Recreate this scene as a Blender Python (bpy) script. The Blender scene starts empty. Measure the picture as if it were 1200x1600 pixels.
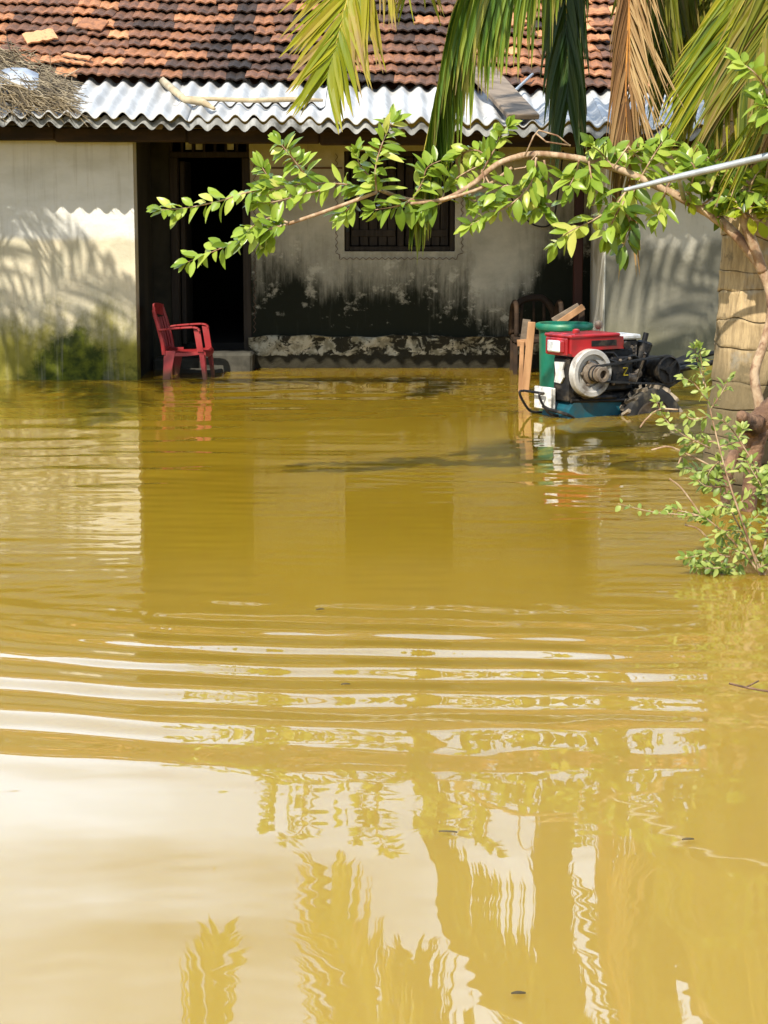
import bpy, math, random
import numpy as np
from mathutils import Vector, Matrix
R = math.radians
sc = bpy.context.scene
col = sc.collection

# ------------------------------------------------------------------ camera, sky, sun, exposure
F_PX, W_PX, H_PX, CAM_Z = 3000.0, 1200.0, 1600.0, 1.5
PITCH = R(9.31)
cam = bpy.data.cameras.new('camera')
cam.sensor_fit = 'VERTICAL'; cam.sensor_height = 24.0; cam.lens = 24.0 * F_PX / H_PX
cam.clip_start = 0.1; cam.clip_end = 3000
cam_o = bpy.data.objects.new('camera', cam); col.objects.link(cam_o)
cam_o.location = (0, 0, CAM_Z); cam_o.rotation_euler = (R(90) - PITCH, 0, 0)
sc.camera = cam_o

SUN_DIR = Vector((0.48, 1.0, -1.16)).normalized()          # the way the light travels
sun_el = math.asin(-SUN_DIR.z)
world = bpy.data.worlds.new('World'); sc.world = world; world.use_nodes = True
wn = world.node_tree.nodes; wl = world.node_tree.links; wn.clear()
sky = wn.new('ShaderNodeTexSky'); sky.sky_type = 'NISHITA'; sky.sun_disc = False
sky.sun_elevation = sun_el; sky.sun_rotation = math.atan2(-SUN_DIR.x, -SUN_DIR.y)
tc = wn.new('ShaderNodeTexCoord')
mp = wn.new('ShaderNodeMapping'); mp.inputs['Scale'].default_value = (1.0, 1.0, 2.2); mp.inputs['Location'].default_value = (0.35, 0.2, 0.1)
nz = wn.new('ShaderNodeTexNoise'); nz.inputs['Scale'].default_value = 2.3; nz.inputs['Detail'].default_value = 5; nz.inputs['Roughness'].default_value = 0.5
cr = wn.new('ShaderNodeValToRGB'); cr.color_ramp.elements[0].position = 0.34; cr.color_ramp.elements[1].position = 0.56
mx = wn.new('ShaderNodeMix'); mx.data_type = 'RGBA'
bg = wn.new('ShaderNodeBackground'); bg.inputs['Strength'].default_value = 0.11
wo = wn.new('ShaderNodeOutputWorld')
wl.new(tc.outputs['Generated'], mp.inputs['Vector']); wl.new(mp.outputs['Vector'], nz.inputs['Vector'])
sx = wn.new('ShaderNodeSeparateXYZ'); wl.new(tc.outputs['Generated'], sx.inputs[0])
mr = wn.new('ShaderNodeMapRange'); mr.interpolation_type = 'SMOOTHSTEP'; wl.new(sx.outputs['Y'], mr.inputs[0])
mr.inputs[1].default_value = -.2; mr.inputs[2].default_value = .55; mr.inputs[3].default_value = .25; mr.inputs[4].default_value = 1.0
mu = wn.new('ShaderNodeMath'); mu.operation = 'MULTIPLY'; wl.new(cr.outputs['Color'], mu.inputs[0]); wl.new(mr.outputs[0], mu.inputs[1])
wl.new(nz.outputs['Fac'], cr.inputs['Fac']); wl.new(mu.outputs[0], mx.inputs[0])
wl.new(sky.outputs['Color'], mx.inputs[6]); mx.inputs[7].default_value = (13.4, 17.0, 22.0, 1)
wl.new(mx.outputs[2], bg.inputs['Color']); wl.new(bg.outputs['Background'], wo.inputs['Surface'])

sun = bpy.data.lights.new('sun', 'SUN'); sun.energy = 4.8; sun.angle = R(0.53); sun.color = (1.0, 0.93, 0.80)
sun_o = bpy.data.objects.new('sun', sun); col.objects.link(sun_o); sun_o.location = (-6, -12, 18)
sun_o.rotation_euler = SUN_DIR.to_track_quat('-Z', 'Y').to_euler()
vs = sc.view_settings; vs.view_transform = 'Standard'; vs.look = 'None'; vs.exposure = 0.55; vs.gamma = 1
try: vs.use_curve_mapping = False
except Exception: pass
sc.cycles.max_bounces = 8; sc.cycles.use_denoising = True; sc.cycles.caustics_reflective = False; sc.cycles.caustics_refractive = False

# ------------------------------------------------------------------ pixels of the photograph -> places
cP, sP = math.cos(PITCH), math.sin(PITCH)
def ray(px, py):
    u = (px - 600) / F_PX; v = (800 - py) / F_PX
    return Vector((u, cP + v * sP, -sP + v * cP))
def P(px, py, Y):
    d = ray(px, py); return Vector((0, 0, CAM_Z)) + d * (Y / d.y)
def Wt(px, py, z=0.0):
    d = ray(px, py); return Vector((0, 0, CAM_Z)) + d * ((z - CAM_Z) / d.z)

# ------------------------------------------------------------------ mesh helpers
class MB:
    def __init__(s): s.v = []; s.f = []; s.t = []; s.mi = []
    def add(s, vs_, fs, tint=0.5, mi=0):
        b = len(s.v); s.v += [tuple(v) for v in vs_]
        s.t += list(tint) if isinstance(tint, (list, tuple)) else [tint] * len(vs_)
        for f in fs: s.f.append(tuple(i + b for i in f)); s.mi.append(mi)
    def box(s, a, b, M=None, tint=0.5, bev=0.0):
        x0, y0, z0 = a; x1, y1, z1 = b
        x0, x1 = min(x0, x1), max(x0, x1); y0, y1 = min(y0, y1), max(y0, y1); z0, z1 = min(z0, z1), max(z0, z1)
        c = min(bev, (x1-x0)*.45, (y1-y0)*.45, (z1-z0)*.45)
        if c <= 0:
            vv = [(x, y, z) for z in (z0, z1) for y in (y0, y1) for x in (x0, x1)]
            ff = [(0,2,3,1), (4,5,7,6), (0,1,5,4), (2,6,7,3), (0,4,6,2), (1,3,7,5)]
        else:
            vv = []; idx = {}
            for i, (X, sx) in enumerate(((x0, 1), (x1, -1))):
                for j, (Y_, sy) in enumerate(((y0, 1), (y1, -1))):
                    for k, (Z, sz) in enumerate(((z0, 1), (z1, -1))):
                        for ax in range(3):
                            p = [X + sx*c, Y_ + sy*c, Z + sz*c]; p[ax] = (X, Y_, Z)[ax]
                            idx[(i,j,k,ax)] = len(vv); vv.append(tuple(p))
            I = lambda i,j,k,a_: idx[(i,j,k,a_)]
            ff = []
            for i in (0,1):
                q = [I(i,0,0,0), I(i,1,0,0), I(i,1,1,0), I(i,0,1,0)]; ff.append(tuple(q if i else q[::-1]))
                q = [I(0,i,0,1), I(0,i,1,1), I(1,i,1,1), I(1,i,0,1)]; ff.append(tuple(q if i else q[::-1]))
                q = [I(0,0,i,2), I(1,0,i,2), I(1,1,i,2), I(0,1,i,2)]; ff.append(tuple(q if i else q[::-1]))
            for j in (0,1):
                for k in (0,1):
                    ff.append((I(0,j,k,1), I(1,j,k,1), I(1,j,k,2), I(0,j,k,2)))
                    ff.append((I(j,0,k,0), I(j,1,k,0), I(j,1,k,2), I(j,0,k,2)))
                    ff.append((I(j,k,0,0), I(j,k,1,0), I(j,k,1,1), I(j,k,0,1)))
            for i in (0,1):
                for j in (0,1):
                    for k in (0,1): ff.append((I(i,j,k,0), I(i,j,k,1), I(i,j,k,2)))
        if M is not None: vv = [M @ Vector(v) for v in vv]
        s.add(vv, ff, tint)
    def beam(s, a, b, w, h, up=Vector((0,0,1)), tint=0.5, bev=0.0):      # a bar from a to b, w wide, h thick
        a = Vector(a); b = Vector(b); d = (b - a); L = d.length; x = d / L
        y = up.cross(x)
        if y.length < 1e-4: y = Vector((0,1,0)).cross(x)
        y.normalize(); z = x.cross(y)
        M = Matrix(((x.x, y.x, z.x, a.x), (x.y, y.y, z.y, a.y), (x.z, y.z, z.z, a.z), (0,0,0,1)))
        s.box((0, -w/2, -h/2), (L, w/2, h/2), M, tint, bev)
    def tube(s, pts, rad, n=8, tint=0.5, cap=True, wob=0.0, rnd=None):
        pts = [Vector(p) for p in pts]; m = len(pts)
        if not isinstance(rad, (list, tuple)): rad = [rad] * m
        vv = []; prev = None
        for i, p in enumerate(pts):
            T = (pts[min(i+1, m-1)] - pts[max(i-1, 0)]).normalized()
            if prev is None:
                a = Vector((0,0,1)) if abs(T.z) < .9 else Vector((1,0,0)); U = T.cross(a).normalized()
            else:
                U = prev - T * prev.dot(T); U = U.normalized() if U.length > 1e-6 else T.orthogonal().normalized()
            prev = U; V = T.cross(U)
            for k in range(n):
                an = 2*math.pi*k/n; r = rad[i] * (1 + (rnd.uniform(-wob, wob) if wob else 0))
                vv.append(p + (U*math.cos(an) + V*math.sin(an)) * r)
        ff = [(i*n+k, i*n+(k+1) % n, (i+1)*n+(k+1) % n, (i+1)*n+k) for i in range(m-1) for k in range(n)]
        if cap: ff += [tuple(range(n))[::-1], tuple(range((m-1)*n, m*n))]
        s.add(vv, ff, tint)
    def lathe(s, prof, n=24, M=None, tint=0.5):                          # prof: (r, z) from one end to the other
        vv = []; ff = []
        for r, z in prof:
            for k in range(n):
                a = 2*math.pi*k/n; vv.append(Vector((r*math.cos(a), r*math.sin(a), z)))
        for i in range(len(prof)-1):
            for k in range(n): ff.append((i*n+k, i*n+(k+1) % n, (i+1)*n+(k+1) % n, (i+1)*n+k))
        if prof[0][0] > 1e-5: ff.append(tuple(range(n))[::-1])
        if prof[-1][0] > 1e-5: ff.append(tuple(range((len(prof)-1)*n, len(prof)*n)))
        if M is not None: vv = [M @ v for v in vv]
        s.add(vv, ff, tint)
    def prism(s, outline, y0, y1, M=None, tint=0.5):                     # outline in (x, z), pushed along y
        n = len(outline); vv = [Vector((x, y0, z)) for x, z in outline] + [Vector((x, y1, z)) for x, z in outline]
        ff = [tuple(range(n)), tuple(range(n, 2*n))[::-1]] + [(i, i+n, (i+1) % n + n, (i+1) % n) for i in range(n)]
        if M is not None: vv = [M @ v for v in vv]
        s.add(vv, ff, tint)
    def build(s, name, mats, parent=None, smooth=False, sharp=None):
        me = bpy.data.meshes.new(name); me.from_pydata(s.v, [], s.f)
        mats = mats if isinstance(mats, (list, tuple)) else [mats]
        for m in mats: me.materials.append(m)
        if len(mats) > 1: me.polygons.foreach_set('material_index', s.mi)
        at = me.attributes.new('tint', 'FLOAT', 'POINT'); at.data.foreach_set('value', s.t)
        if smooth:
            me.polygons.foreach_set('use_smooth', [True]*len(me.polygons))
        me.update()
        if smooth and sharp is not None: me.set_sharp_from_angle(angle=R(sharp))
        o = bpy.data.objects.new(name, me); col.objects.link(o)
        if parent is not None: attach(o, parent)
        return o
def world_loc(o):
    M = Matrix.Identity(4); ch = []
    while o: ch.append(o); o = o.parent
    for q in reversed(ch): M = M @ q.matrix_parent_inverse @ q.matrix_basis
    return M
def attach(o, parent, keep=True):
    o.parent = parent
    if keep: o.matrix_parent_inverse = world_loc(parent).inverted()
def tag(o, label=None, cat=None, group=None, kind=None):
    for k, v in (('label', label), ('category', cat), ('group', group), ('kind', kind)):
        if v: o[k] = v
    return o
def thing(name, loc, label, cat, group=None, rz=0.0):
    o = bpy.data.objects.new(name, None); col.objects.link(o); o.empty_display_size = .1
    o.location = loc; o.rotation_euler = (0, 0, rz)
    return tag(o, label, cat, group)
def smooth_path(pts, k=8):                                              # Catmull-Rom
    pts = [Vector(p) for p in pts]; q = [pts[0]*2-pts[1]] + pts + [pts[-1]*2-pts[-2]]; out = []
    for i in range(1, len(q)-2):
        for j in range(k):
            t = j/k; a, b, c, d = q[i-1:i+3]
            out.append(.5*((2*b)+(c-a)*t+(2*a-5*b+4*c-d)*t*t+(3*b-a-3*c+d)*t**3))
    out.append(pts[-1]); return out

# ------------------------------------------------------------------ materials
class G:                                                               # a small node-graph writer
    def __init__(s, name):
        s.m = bpy.data.materials.new(name); s.m.use_nodes = True; s.nt = s.m.node_tree; s.N = s.nt.nodes; s.L = s.nt.links
        s.N.clear(); s.out = s.N.new('ShaderNodeOutputMaterial'); s.b = s.N.new('ShaderNodeBsdfPrincipled')
        s.L.new(s.b.outputs[0], s.out.inputs[0]); s.co = s.N.new('ShaderNodeTexCoord').outputs['Object']
    def link(s, a, inp):
        if isinstance(a, (int, float)): inp.default_value = a
        elif isinstance(a, tuple): inp.default_value = a if len(a) != 3 or len(inp.default_value) == 3 else a + (1,)
        else: s.L.new(a, inp)
    def noise(s, scale, detail=4, rough=.55, stretch=(1,1,1), dist=0.0, off=(0,0,0)):
        mpn = s.N.new('ShaderNodeMapping'); mpn.inputs['Scale'].default_value = stretch; mpn.inputs['Location'].default_value = off
        n = s.N.new('ShaderNodeTexNoise'); n.inputs['Scale'].default_value = scale; n.inputs['Detail'].default_value = detail
        n.inputs['Roughness'].default_value = rough; n.inputs['Distortion'].default_value = dist
        s.L.new(s.co, mpn.inputs[0]); s.L.new(mpn.outputs[0], n.inputs['Vector']); return n.outputs['Fac']
    def sep(s, axis):
        x = s.N.new('ShaderNodeSeparateXYZ'); s.L.new(s.co, x.inputs[0]); return x.outputs[axis]
    def math(s, op, a, b=0.0, c=0.0):
        n = s.N.new('ShaderNodeMath'); n.operation = op
        s.link(a, n.inputs[0]); s.link(b, n.inputs[1]); s.link(c, n.inputs[2]); return n.outputs[0]
    def ss(s, x, lo, hi):                                              # smooth step, may run downwards
        n = s.N.new('ShaderNodeMapRange'); n.interpolation_type = 'SMOOTHSTEP'
        s.link(x, n.inputs[0])
        if lo < hi: vals = (lo, hi, 0.0, 1.0)
        else: vals = (hi, lo, 1.0, 0.0)
        for i, v in enumerate(vals): n.inputs[i+1].default_value = v
        return n.outputs[0]
    def mix(s, f, a, b):
        n = s.N.new('ShaderNodeMix'); n.data_type = 'RGBA'
        s.link(f, n.inputs[0]); s.link(a, n.inputs[6]); s.link(b, n.inputs[7]); return n.outputs[2]
    def attr(s, name='tint'):
        n = s.N.new('ShaderNodeAttribute'); n.attribute_name = name; return n.outputs['Fac']
    def ramp(s, f, stops):
        n = s.N.new('ShaderNodeValToRGB'); e = n.color_ramp.elements
        while len(e) < len(stops): e.new(0.5)
        for i, (p, c) in enumerate(stops): e[i].position = p; e[i].color = tuple(c) + (1,)
        s.link(f, n.inputs[0]); return n.outputs[0]
    def bump(s, h, dist=.01, strength=.6):
        n = s.N.new('ShaderNodeBump'); n.inputs['Distance'].default_value = dist; n.inputs['Strength'].default_value = strength
        s.link(h, n.inputs['Height']); s.L.new(n.outputs[0], s.b.inputs['Normal']); return n.outputs[0]
    def done(s, color, rough=.8, metal=0.0, spec=.3):
        s.link(color, s.b.inputs['Base Color']); s.link(rough, s.b.inputs['Roughness'])
        s.b.inputs['Metallic'].default_value = metal; s.b.inputs['Specular IOR Level'].default_value = spec
        return s.m
def plain(name, c1, c2, scale=8, rough=.7, metal=0.0, spec=.3, stretch=(1,1,1), bump=.004, lo=.35, hi=.65, dirt=None):
    g = G(name); n = g.noise(scale, 5, .6, stretch); c = g.mix(g.ss(n, lo, hi), c1, c2)
    if dirt: c = g.mix(g.ss(g.noise(scale*.45, 4, .6, off=(3,1,7)), .5, .68), c, dirt)
    if bump: g.bump(n, bump)
    return g.done(c, rough, metal, spec)
def leafmat(name, stops, trans=.35, rough=.45, tscale=1.5):
    g = G(name); t = g.attr()
    n = g.noise(9, 3, .5); f = g.math('ADD', t, g.math('MULTIPLY', g.math('SUBTRACT', n, .5), .25))
    c = g.ramp(f, stops); g.done(c, rough, 0, .35)
    tr = g.N.new('ShaderNodeBsdfTranslucent'); tint = g.mix(.35, c, (.45, .5, .02)); g.L.new(tint, tr.inputs[0])
    ms = g.N.new('ShaderNodeMixShader'); ms.inputs[0].default_value = trans
    g.L.new(g.b.outputs[0], ms.inputs[1]); g.L.new(tr.outputs[0], ms.inputs[2]); g.L.new(ms.outputs[0], g.out.inputs[0])
    return g.m

def mat_plaster_front():                                               # limewash over cement, moss at the foot
    g = G('limewashed plaster'); z = g.sep(2)
    base = g.mix(g.ss(g.noise(2.2, 5, .6, (1,1,2.2)), .35, .7), (.69,.68,.64), (.58,.57,.52))
    low = g.mix(g.ss(g.noise(3.5, 6, .65), .3, .7), (.66,.58,.42), (.50,.46,.34))
    zz = g.math('ADD', z, g.math('MULTIPLY', g.math('SUBTRACT', g.noise(5, 4, .6, (1,1,.6)), .5), .12))
    c = g.mix(g.ss(zz, 1.13, 1.20), low, base)
    st = g.math('ADD', z, g.math('MULTIPLY', g.math('SUBTRACT', g.noise(3.2, 6, .65, (1.6,1,.7), off=(5,0,2)), .5), 1.5))
    c = g.mix(g.math('MULTIPLY', g.ss(st, .75, .20), .85), c, (.24,.22,.12))
    ms = g.math('ADD', z, g.math('MULTIPLY', g.math('SUBTRACT', g.noise(2.6, 6, .7, (1.5,1,1), off=(1,3,4)), .5), 1.5))
    c = g.mix(g.math('MULTIPLY', g.ss(ms, .74, .12), .88), c, (.20,.18,.016))
    md = g.math('ADD', z, g.math('MULTIPLY', g.math('SUBTRACT', g.noise(2.1, 6, .7, (1.2,1,1.4), off=(7.3,3,9)), .5), 1.7))
    c = g.mix(g.math('MULTIPLY', g.ss(md, .14, -.14), .7), c, (.022,.035,.006))
    ex = g.math('DIVIDE', g.math('ADD', g.sep(0), 2.60), .34); ez = g.math('DIVIDE', g.math('ADD', z, -.06), .34)
    er = g.math('ADD', g.math('ADD', g.math('MULTIPLY', ex, ex), g.math('MULTIPLY', ez, ez)), g.math('MULTIPLY', g.math('SUBTRACT', g.noise(6, 6, .7, off=(3,3,3)), .5), 2.2))
    c = g.mix(g.math('MULTIPLY', g.ss(er, 1.25, .55), .95), c, g.mix(g.ss(g.noise(9, 4, .6), .35, .65), (.022,.034,.006), (.10,.115,.010)))
    drip = g.ss(g.noise(9, 4, .6, (2.2,1,.12), off=(2,2,1)), .52, .72)
    c = g.mix(g.math('MULTIPLY', drip, .30), c, (.34,.31,.24))
    g.bump(g.noise(22, 6, .65), .012, .5)
    return g.done(c, .9, 0, .15)
def mat_plaster_back():                                                # grey plaster, black mould dripping from below
    g = G('mouldy grey plaster'); z = g.sep(2)
    base = g.mix(g.ss(g.noise(2.0, 6, .65, (1,1,1.3)), .3, .7), (.56,.535,.45), (.37,.355,.295))
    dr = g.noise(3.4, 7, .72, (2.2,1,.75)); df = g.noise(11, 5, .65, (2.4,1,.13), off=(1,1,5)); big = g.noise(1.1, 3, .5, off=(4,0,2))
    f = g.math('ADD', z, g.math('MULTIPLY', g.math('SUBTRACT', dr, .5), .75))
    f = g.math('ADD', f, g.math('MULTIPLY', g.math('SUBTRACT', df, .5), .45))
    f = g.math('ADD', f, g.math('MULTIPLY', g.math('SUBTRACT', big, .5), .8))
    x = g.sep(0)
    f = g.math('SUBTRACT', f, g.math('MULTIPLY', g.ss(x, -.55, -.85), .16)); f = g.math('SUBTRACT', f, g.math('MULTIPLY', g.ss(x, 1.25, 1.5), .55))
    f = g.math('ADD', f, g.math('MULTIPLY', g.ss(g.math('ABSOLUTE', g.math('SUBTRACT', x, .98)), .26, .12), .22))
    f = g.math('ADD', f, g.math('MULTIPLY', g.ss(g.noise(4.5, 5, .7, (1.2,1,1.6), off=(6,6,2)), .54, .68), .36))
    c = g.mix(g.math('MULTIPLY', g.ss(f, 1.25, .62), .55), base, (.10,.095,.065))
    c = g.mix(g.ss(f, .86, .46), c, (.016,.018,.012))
    c = g.mix(g.math('MULTIPLY', g.ss(g.noise(7, 5, .6, (2,1,.2), off=(9,1,1)), .58, .75), .35), c, (.09,.09,.07))
    g.bump(g.noise(18, 6, .65), .012, .5)
    return g.done(c, .9, 0, .12)
def mat_plaster_right():
    g = G('damp and shade toned plaster'); z = g.sep(2)
    base = g.mix(g.ss(g.noise(2.5, 6, .6), .3, .7), (.66,.62,.52), (.58,.55,.46))
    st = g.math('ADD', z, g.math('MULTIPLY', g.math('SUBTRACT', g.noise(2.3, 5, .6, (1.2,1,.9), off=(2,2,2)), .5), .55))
    c = g.mix(g.math('MULTIPLY', g.ss(st, 1.2, 1.04), .92), base, (.20,.19,.145))  # lower band darkened to imitate palm shade, over some damp
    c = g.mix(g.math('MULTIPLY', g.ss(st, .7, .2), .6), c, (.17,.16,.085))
    c = g.mix(g.math('MULTIPLY', g.ss(g.noise(5, 6, .7, (2,1,.5)), .52, .7), .45), c, (.30,.285,.215))
    g.bump(g.noise(20, 6, .65), .012, .5)
    return g.done(c, .9, 0, .12)
def mat_ledge():
    g = G('peeling painted ledge'); n = g.noise(7, 6, .7, (1,1,1.3), dist=.6); z = g.sep(2)
    f = g.math('ADD', n, g.math('MULTIPLY', g.ss(z, .07, .13), .34))
    c = g.mix(g.ss(f, .80, .87), (.03,.027,.018), g.mix(g.ss(g.noise(16, 5), .4, .6), (.46,.43,.33), (.22,.20,.135)))
    g.bump(f, .03, .8)
    return g.done(c, .9, 0, .1)
def mat_tile():
    g = G('old clay roof tile'); t = g.attr(); n = g.noise(13, 6, .7); fine = g.noise(24, 5, .6)
    f = g.math('ADD', t, g.math('MULTIPLY', g.math('SUBTRACT', n, .5), .75))
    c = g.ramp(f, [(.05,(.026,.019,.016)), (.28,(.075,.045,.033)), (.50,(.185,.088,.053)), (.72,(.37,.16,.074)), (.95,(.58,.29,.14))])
    c = g.mix(g.math('MULTIPLY', g.ss(fine, .5, .72), .5), c, (.05,.04,.032))
    g.bump(fine, .006, .5)
    return g.done(c, .85, 0, .2)
def mat_asbestos():
    g = G('white corrugated cement sheet'); n = g.noise(3, 6, .6, (2,1,1)); 
    c = g.mix(g.ss(n, .35, .65), (.50,.50,.495), (.35,.35,.345))
    c = g.mix(g.math('MULTIPLY', g.ss(g.noise(11, 5, .7), .6, .72), .4), c, (.30,.29,.27))
    g.bump(n, .004, .4); return g.done(c, .8, 0, .2)
def mat_trunk():
    g = G('coconut palm bark'); t = g.attr()
    n = g.noise(20, 6, .7, (2.2,2.2,.30)); b = g.mix(g.ss(n, .3, .7), (.54,.40,.22), (.31,.225,.125))
    b = g.mix(g.math('MULTIPLY', g.ss(g.noise(6, 6, .7, off=(3,2,8)), .55, .68), .7), b, (.11,.09,.055))
    b = g.mix(g.math('MULTIPLY', g.ss(g.noise(5, 5, .6, off=(9,2,1)), .58, .7), .6), b, (.42,.40,.34))
    z = g.sep(2); st = g.math('ADD', z, g.math('MULTIPLY', g.math('SUBTRACT', g.noise(4, 5, .6), .5), .5))
    c = g.mix(g.math('MULTIPLY', g.ss(st, .92, .48), .85), b, (.12,.095,.05))
    c = g.mix(g.math('MULTIPLY', g.ss(z, .13, .05), .7), c, (.05,.04,.022))
    c = g.mix(g.ss(t, .5, .95), c, (.045,.036,.022))
    g.bump(g.noise(30, 6, .7, (2,2,.3)), .015, .8); return g.done(c, .9, 0, .15)
def mat_water():
    g = G('muddy flood water')
    n = g.noise(.35, 4, .6); c = g.mix(g.ss(n, .3, .7), (.255,.163,.011), (.222,.138,.009))
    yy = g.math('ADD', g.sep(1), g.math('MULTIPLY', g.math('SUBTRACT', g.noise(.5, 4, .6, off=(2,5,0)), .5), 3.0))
    c = g.mix(g.ss(yy, 9.0, 4.0), c, (.300,.198,.043))                 # near water coloured paler to imitate its extra brightness towards the camera
    b = g.noise(5.5, 3, .5, (.45,1,1)); g.bump(b, .004, .06)
    g.done(c, .015, 0, .5); g.b.inputs['IOR'].default_value = 1.45
    g.b.inputs['Subsurface Weight'].default_value = 1.0; g.b.inputs['Subsurface Radius'].default_value = (1.0, .8, .3); g.b.inputs['Subsurface Scale'].default_value = .34
    return g.m
M_front, M_back, M_right, M_ledge, M_tile, M_sheet, M_trunk, M_water = (f() for f in (
    mat_plaster_front, mat_plaster_back, mat_plaster_right, mat_ledge, mat_tile, mat_asbestos, mat_trunk, mat_water))
M_darkwood = plain('dark aged timber', (.022,.013,.008), (.05,.028,.014), 9, .8, stretch=(.25,1,1), dirt=(.02,.014,.01))
M_dimsheet = plain('shade toned cement sheet', (.33,.33,.32), (.18,.18,.17), 7, .85, stretch=(2,1,.5), dirt=(.04,.038,.033))  # grey colour imitates the dim shaded underside of the sheet edge
M_shutter = plain('weathered shutter boards', (.022,.016,.012), (.042,.032,.023), 16, .8, stretch=(2,1,.1))
M_post = plain('dark red painted post', (.060,.018,.012), (.035,.012,.009), 9, .6, stretch=(1,1,.2))
M_rawwood = plain('raw sawn wood', (.50,.28,.14), (.34,.18,.085), 12, .7, stretch=(1,1,.2), dirt=(.28,.15,.07))
M_greywood = plain('sun bleached board', (.22,.17,.125), (.13,.10,.072), 14, .85, stretch=(.4,1,1))
M_bamboo = plain('dry bamboo', (.46,.38,.25), (.32,.25,.15), 10, .7)
M_trim = plain('brown painted trim', (.15,.085,.055), (.09,.055,.04), 12, .8)
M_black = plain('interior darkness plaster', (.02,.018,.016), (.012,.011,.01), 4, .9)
M_darkwall = plain('dark plaster', (.045,.040,.026), (.022,.020,.014), 3, .9, stretch=(1,1,.25), dirt=(.012,.012,.009), bump=.01)  # near-black plaster for the inner porch face and beside the door
M_sunstrip = plain('sun toned plaster', (.80,.78,.70), (.66,.63,.53), 4, .9, stretch=(1,1,.3), dirt=(.45,.42,.33), bump=.008)  # pale colour stands in for sun striking the right wall's inner edge
M_moss = plain('mossy concrete step', (.30,.24,.035), (.20,.17,.04), 7, .9, dirt=(.10,.09,.03), bump=.02)
M_conc = plain('old concrete', (.075,.07,.055), (.04,.038,.03), 8, .9, dirt=(.02,.02,.015), bump=.012)
M_chair = plain('faded red plastic', (.27,.016,.018), (.21,.013,.015), 5, .42, spec=.45, bump=0, dirt=(.26,.045,.045))
def mat_chair():
    g = G('faded red plastic'); z = g.sep(2); n = g.noise(5, 5, .6)
    c = g.mix(g.ss(n, .35, .68), (.27,.016,.018), (.30,.045,.045)); c = g.mix(g.math('MULTIPLY', g.ss(g.noise(40, 4, .7), .58, .72), .4), c, (.16,.05,.03))
    zz = g.math('ADD', z, g.math('MULTIPLY', g.math('SUBTRACT', g.noise(12, 4, .6), .5), .06)); c = g.mix(g.math('MULTIPLY', g.ss(zz, .10, .03), .7), c, (.12,.07,.025))
    return g.done(c, .48, 0, .4)
M_chair = mat_chair()
M_bin = plain('green plastic', (.009,.185,.115), (.008,.145,.092), 5, .4, spec=.45, bump=0, dirt=(.07,.20,.10))
M_red = plain('red engine paint', (.44,.012,.016), (.34,.010,.012), 6, .35, spec=.5, bump=0, dirt=(.13,.035,.022))
M_eng = plain('oily black iron', (.010,.010,.011), (.024,.022,.020), 22, .5, metal=.3, bump=.006, dirt=(.075,.058,.04))
M_steel = plain('dull grey cast iron', (.52,.50,.47), (.38,.36,.33), 12, .5, metal=.1, bump=.003, dirt=(.13,.10,.075))
M_hub = plain('rusty greased hub', (.26,.21,.16), (.15,.11,.08), 20, .55, metal=.3)
M_teal = plain('teal chassis paint', (.008,.085,.115), (.010,.060,.085), 7, .5, bump=0, dirt=(.05,.055,.04))
M_rub = plain('tyre rubber', (.016,.016,.017), (.028,.027,.026), 16, .75, bump=.004, dirt=(.10,.085,.06))
M_mud = plain('dried mud on lugs', (.33,.27,.20), (.16,.13,.095), 16, .9, dirt=(.03,.028,.026))
M_white = plain('dirty white and vent light paint', (.72,.71,.68), (.58,.56,.52), 22, .6, bump=0, dirt=(.30,.28,.25))
M_lens = plain('headlight glass', (.78,.80,.82), (.66,.68,.70), 30, .15, spec=.6, bump=.002)
M_pipe = plain('galvanised pipe', (.42,.45,.46), (.30,.32,.33), 14, .45, metal=.4, bump=.001)
M_cable = plain('black cable', (.012,.012,.012), (.02,.02,.02), 9, .6, bump=0)
M_bark = plain('smooth guava bark', (.46,.34,.22), (.27,.16,.09), 24, .75, stretch=(1,1,.6), bump=.012, dirt=(.17,.085,.045))
M_stump = plain('reddish driftwood', (.25,.145,.085), (.12,.065,.038), 14, .85, bump=.05, dirt=(.04,.025,.016))
M_straw = leafmat('dry straw', [(0,(.07,.055,.04)), (.5,(.24,.19,.12)), (1,(.46,.38,.26))], .1, .85)
M_leaf = leafmat('guava leaves', [(0,(.030,.070,.010)), (.35,(.15,.25,.024)), (.7,(.33,.45,.06)), (.96,(.46,.53,.10)), (1,(.56,.56,.14))], .42, .30)
M_leafy = leafmat('young yellow leaves', [(0,(.13,.2,.012)), (.5,(.28,.36,.02)), (1,(.44,.46,.03))], .4, .42)
M_small = leafmat('small bush leaves', [(0,(.06,.11,.018)), (.5,(.23,.31,.06)), (1,(.42,.46,.13))], .35, .42)
M_frond = leafmat('yellow green palm leaflets', [(0,(.055,.105,.010)), (.45,(.17,.22,.012)), (.8,(.32,.31,.016)), (.93,(.38,.30,.05)), (1,(.30,.20,.08))], .34, .4)
M_frondg = leafmat('green palm leaflets', [(0,(.03,.08,.012)), (.45,(.10,.19,.02)), (.8,(.24,.30,.03)), (.95,(.33,.30,.06)), (1,(.24,.17,.08))], .3, .38)
M_frondshade = leafmat('shade toned palm leaflets', [(0,(.012,.035,.008)), (.6,(.03,.065,.012)), (.92,(.06,.09,.02)), (1,(.14,.12,.05))], .15, .45)  # darkened leaf colour imitates shade from the fronds above
M_frondo = leafmat('olive palm leaflets', [(0,(.035,.06,.008)), (.5,(.10,.13,.010)), (.85,(.20,.19,.016)), (1,(.26,.18,.06))], .3, .45)
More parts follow.
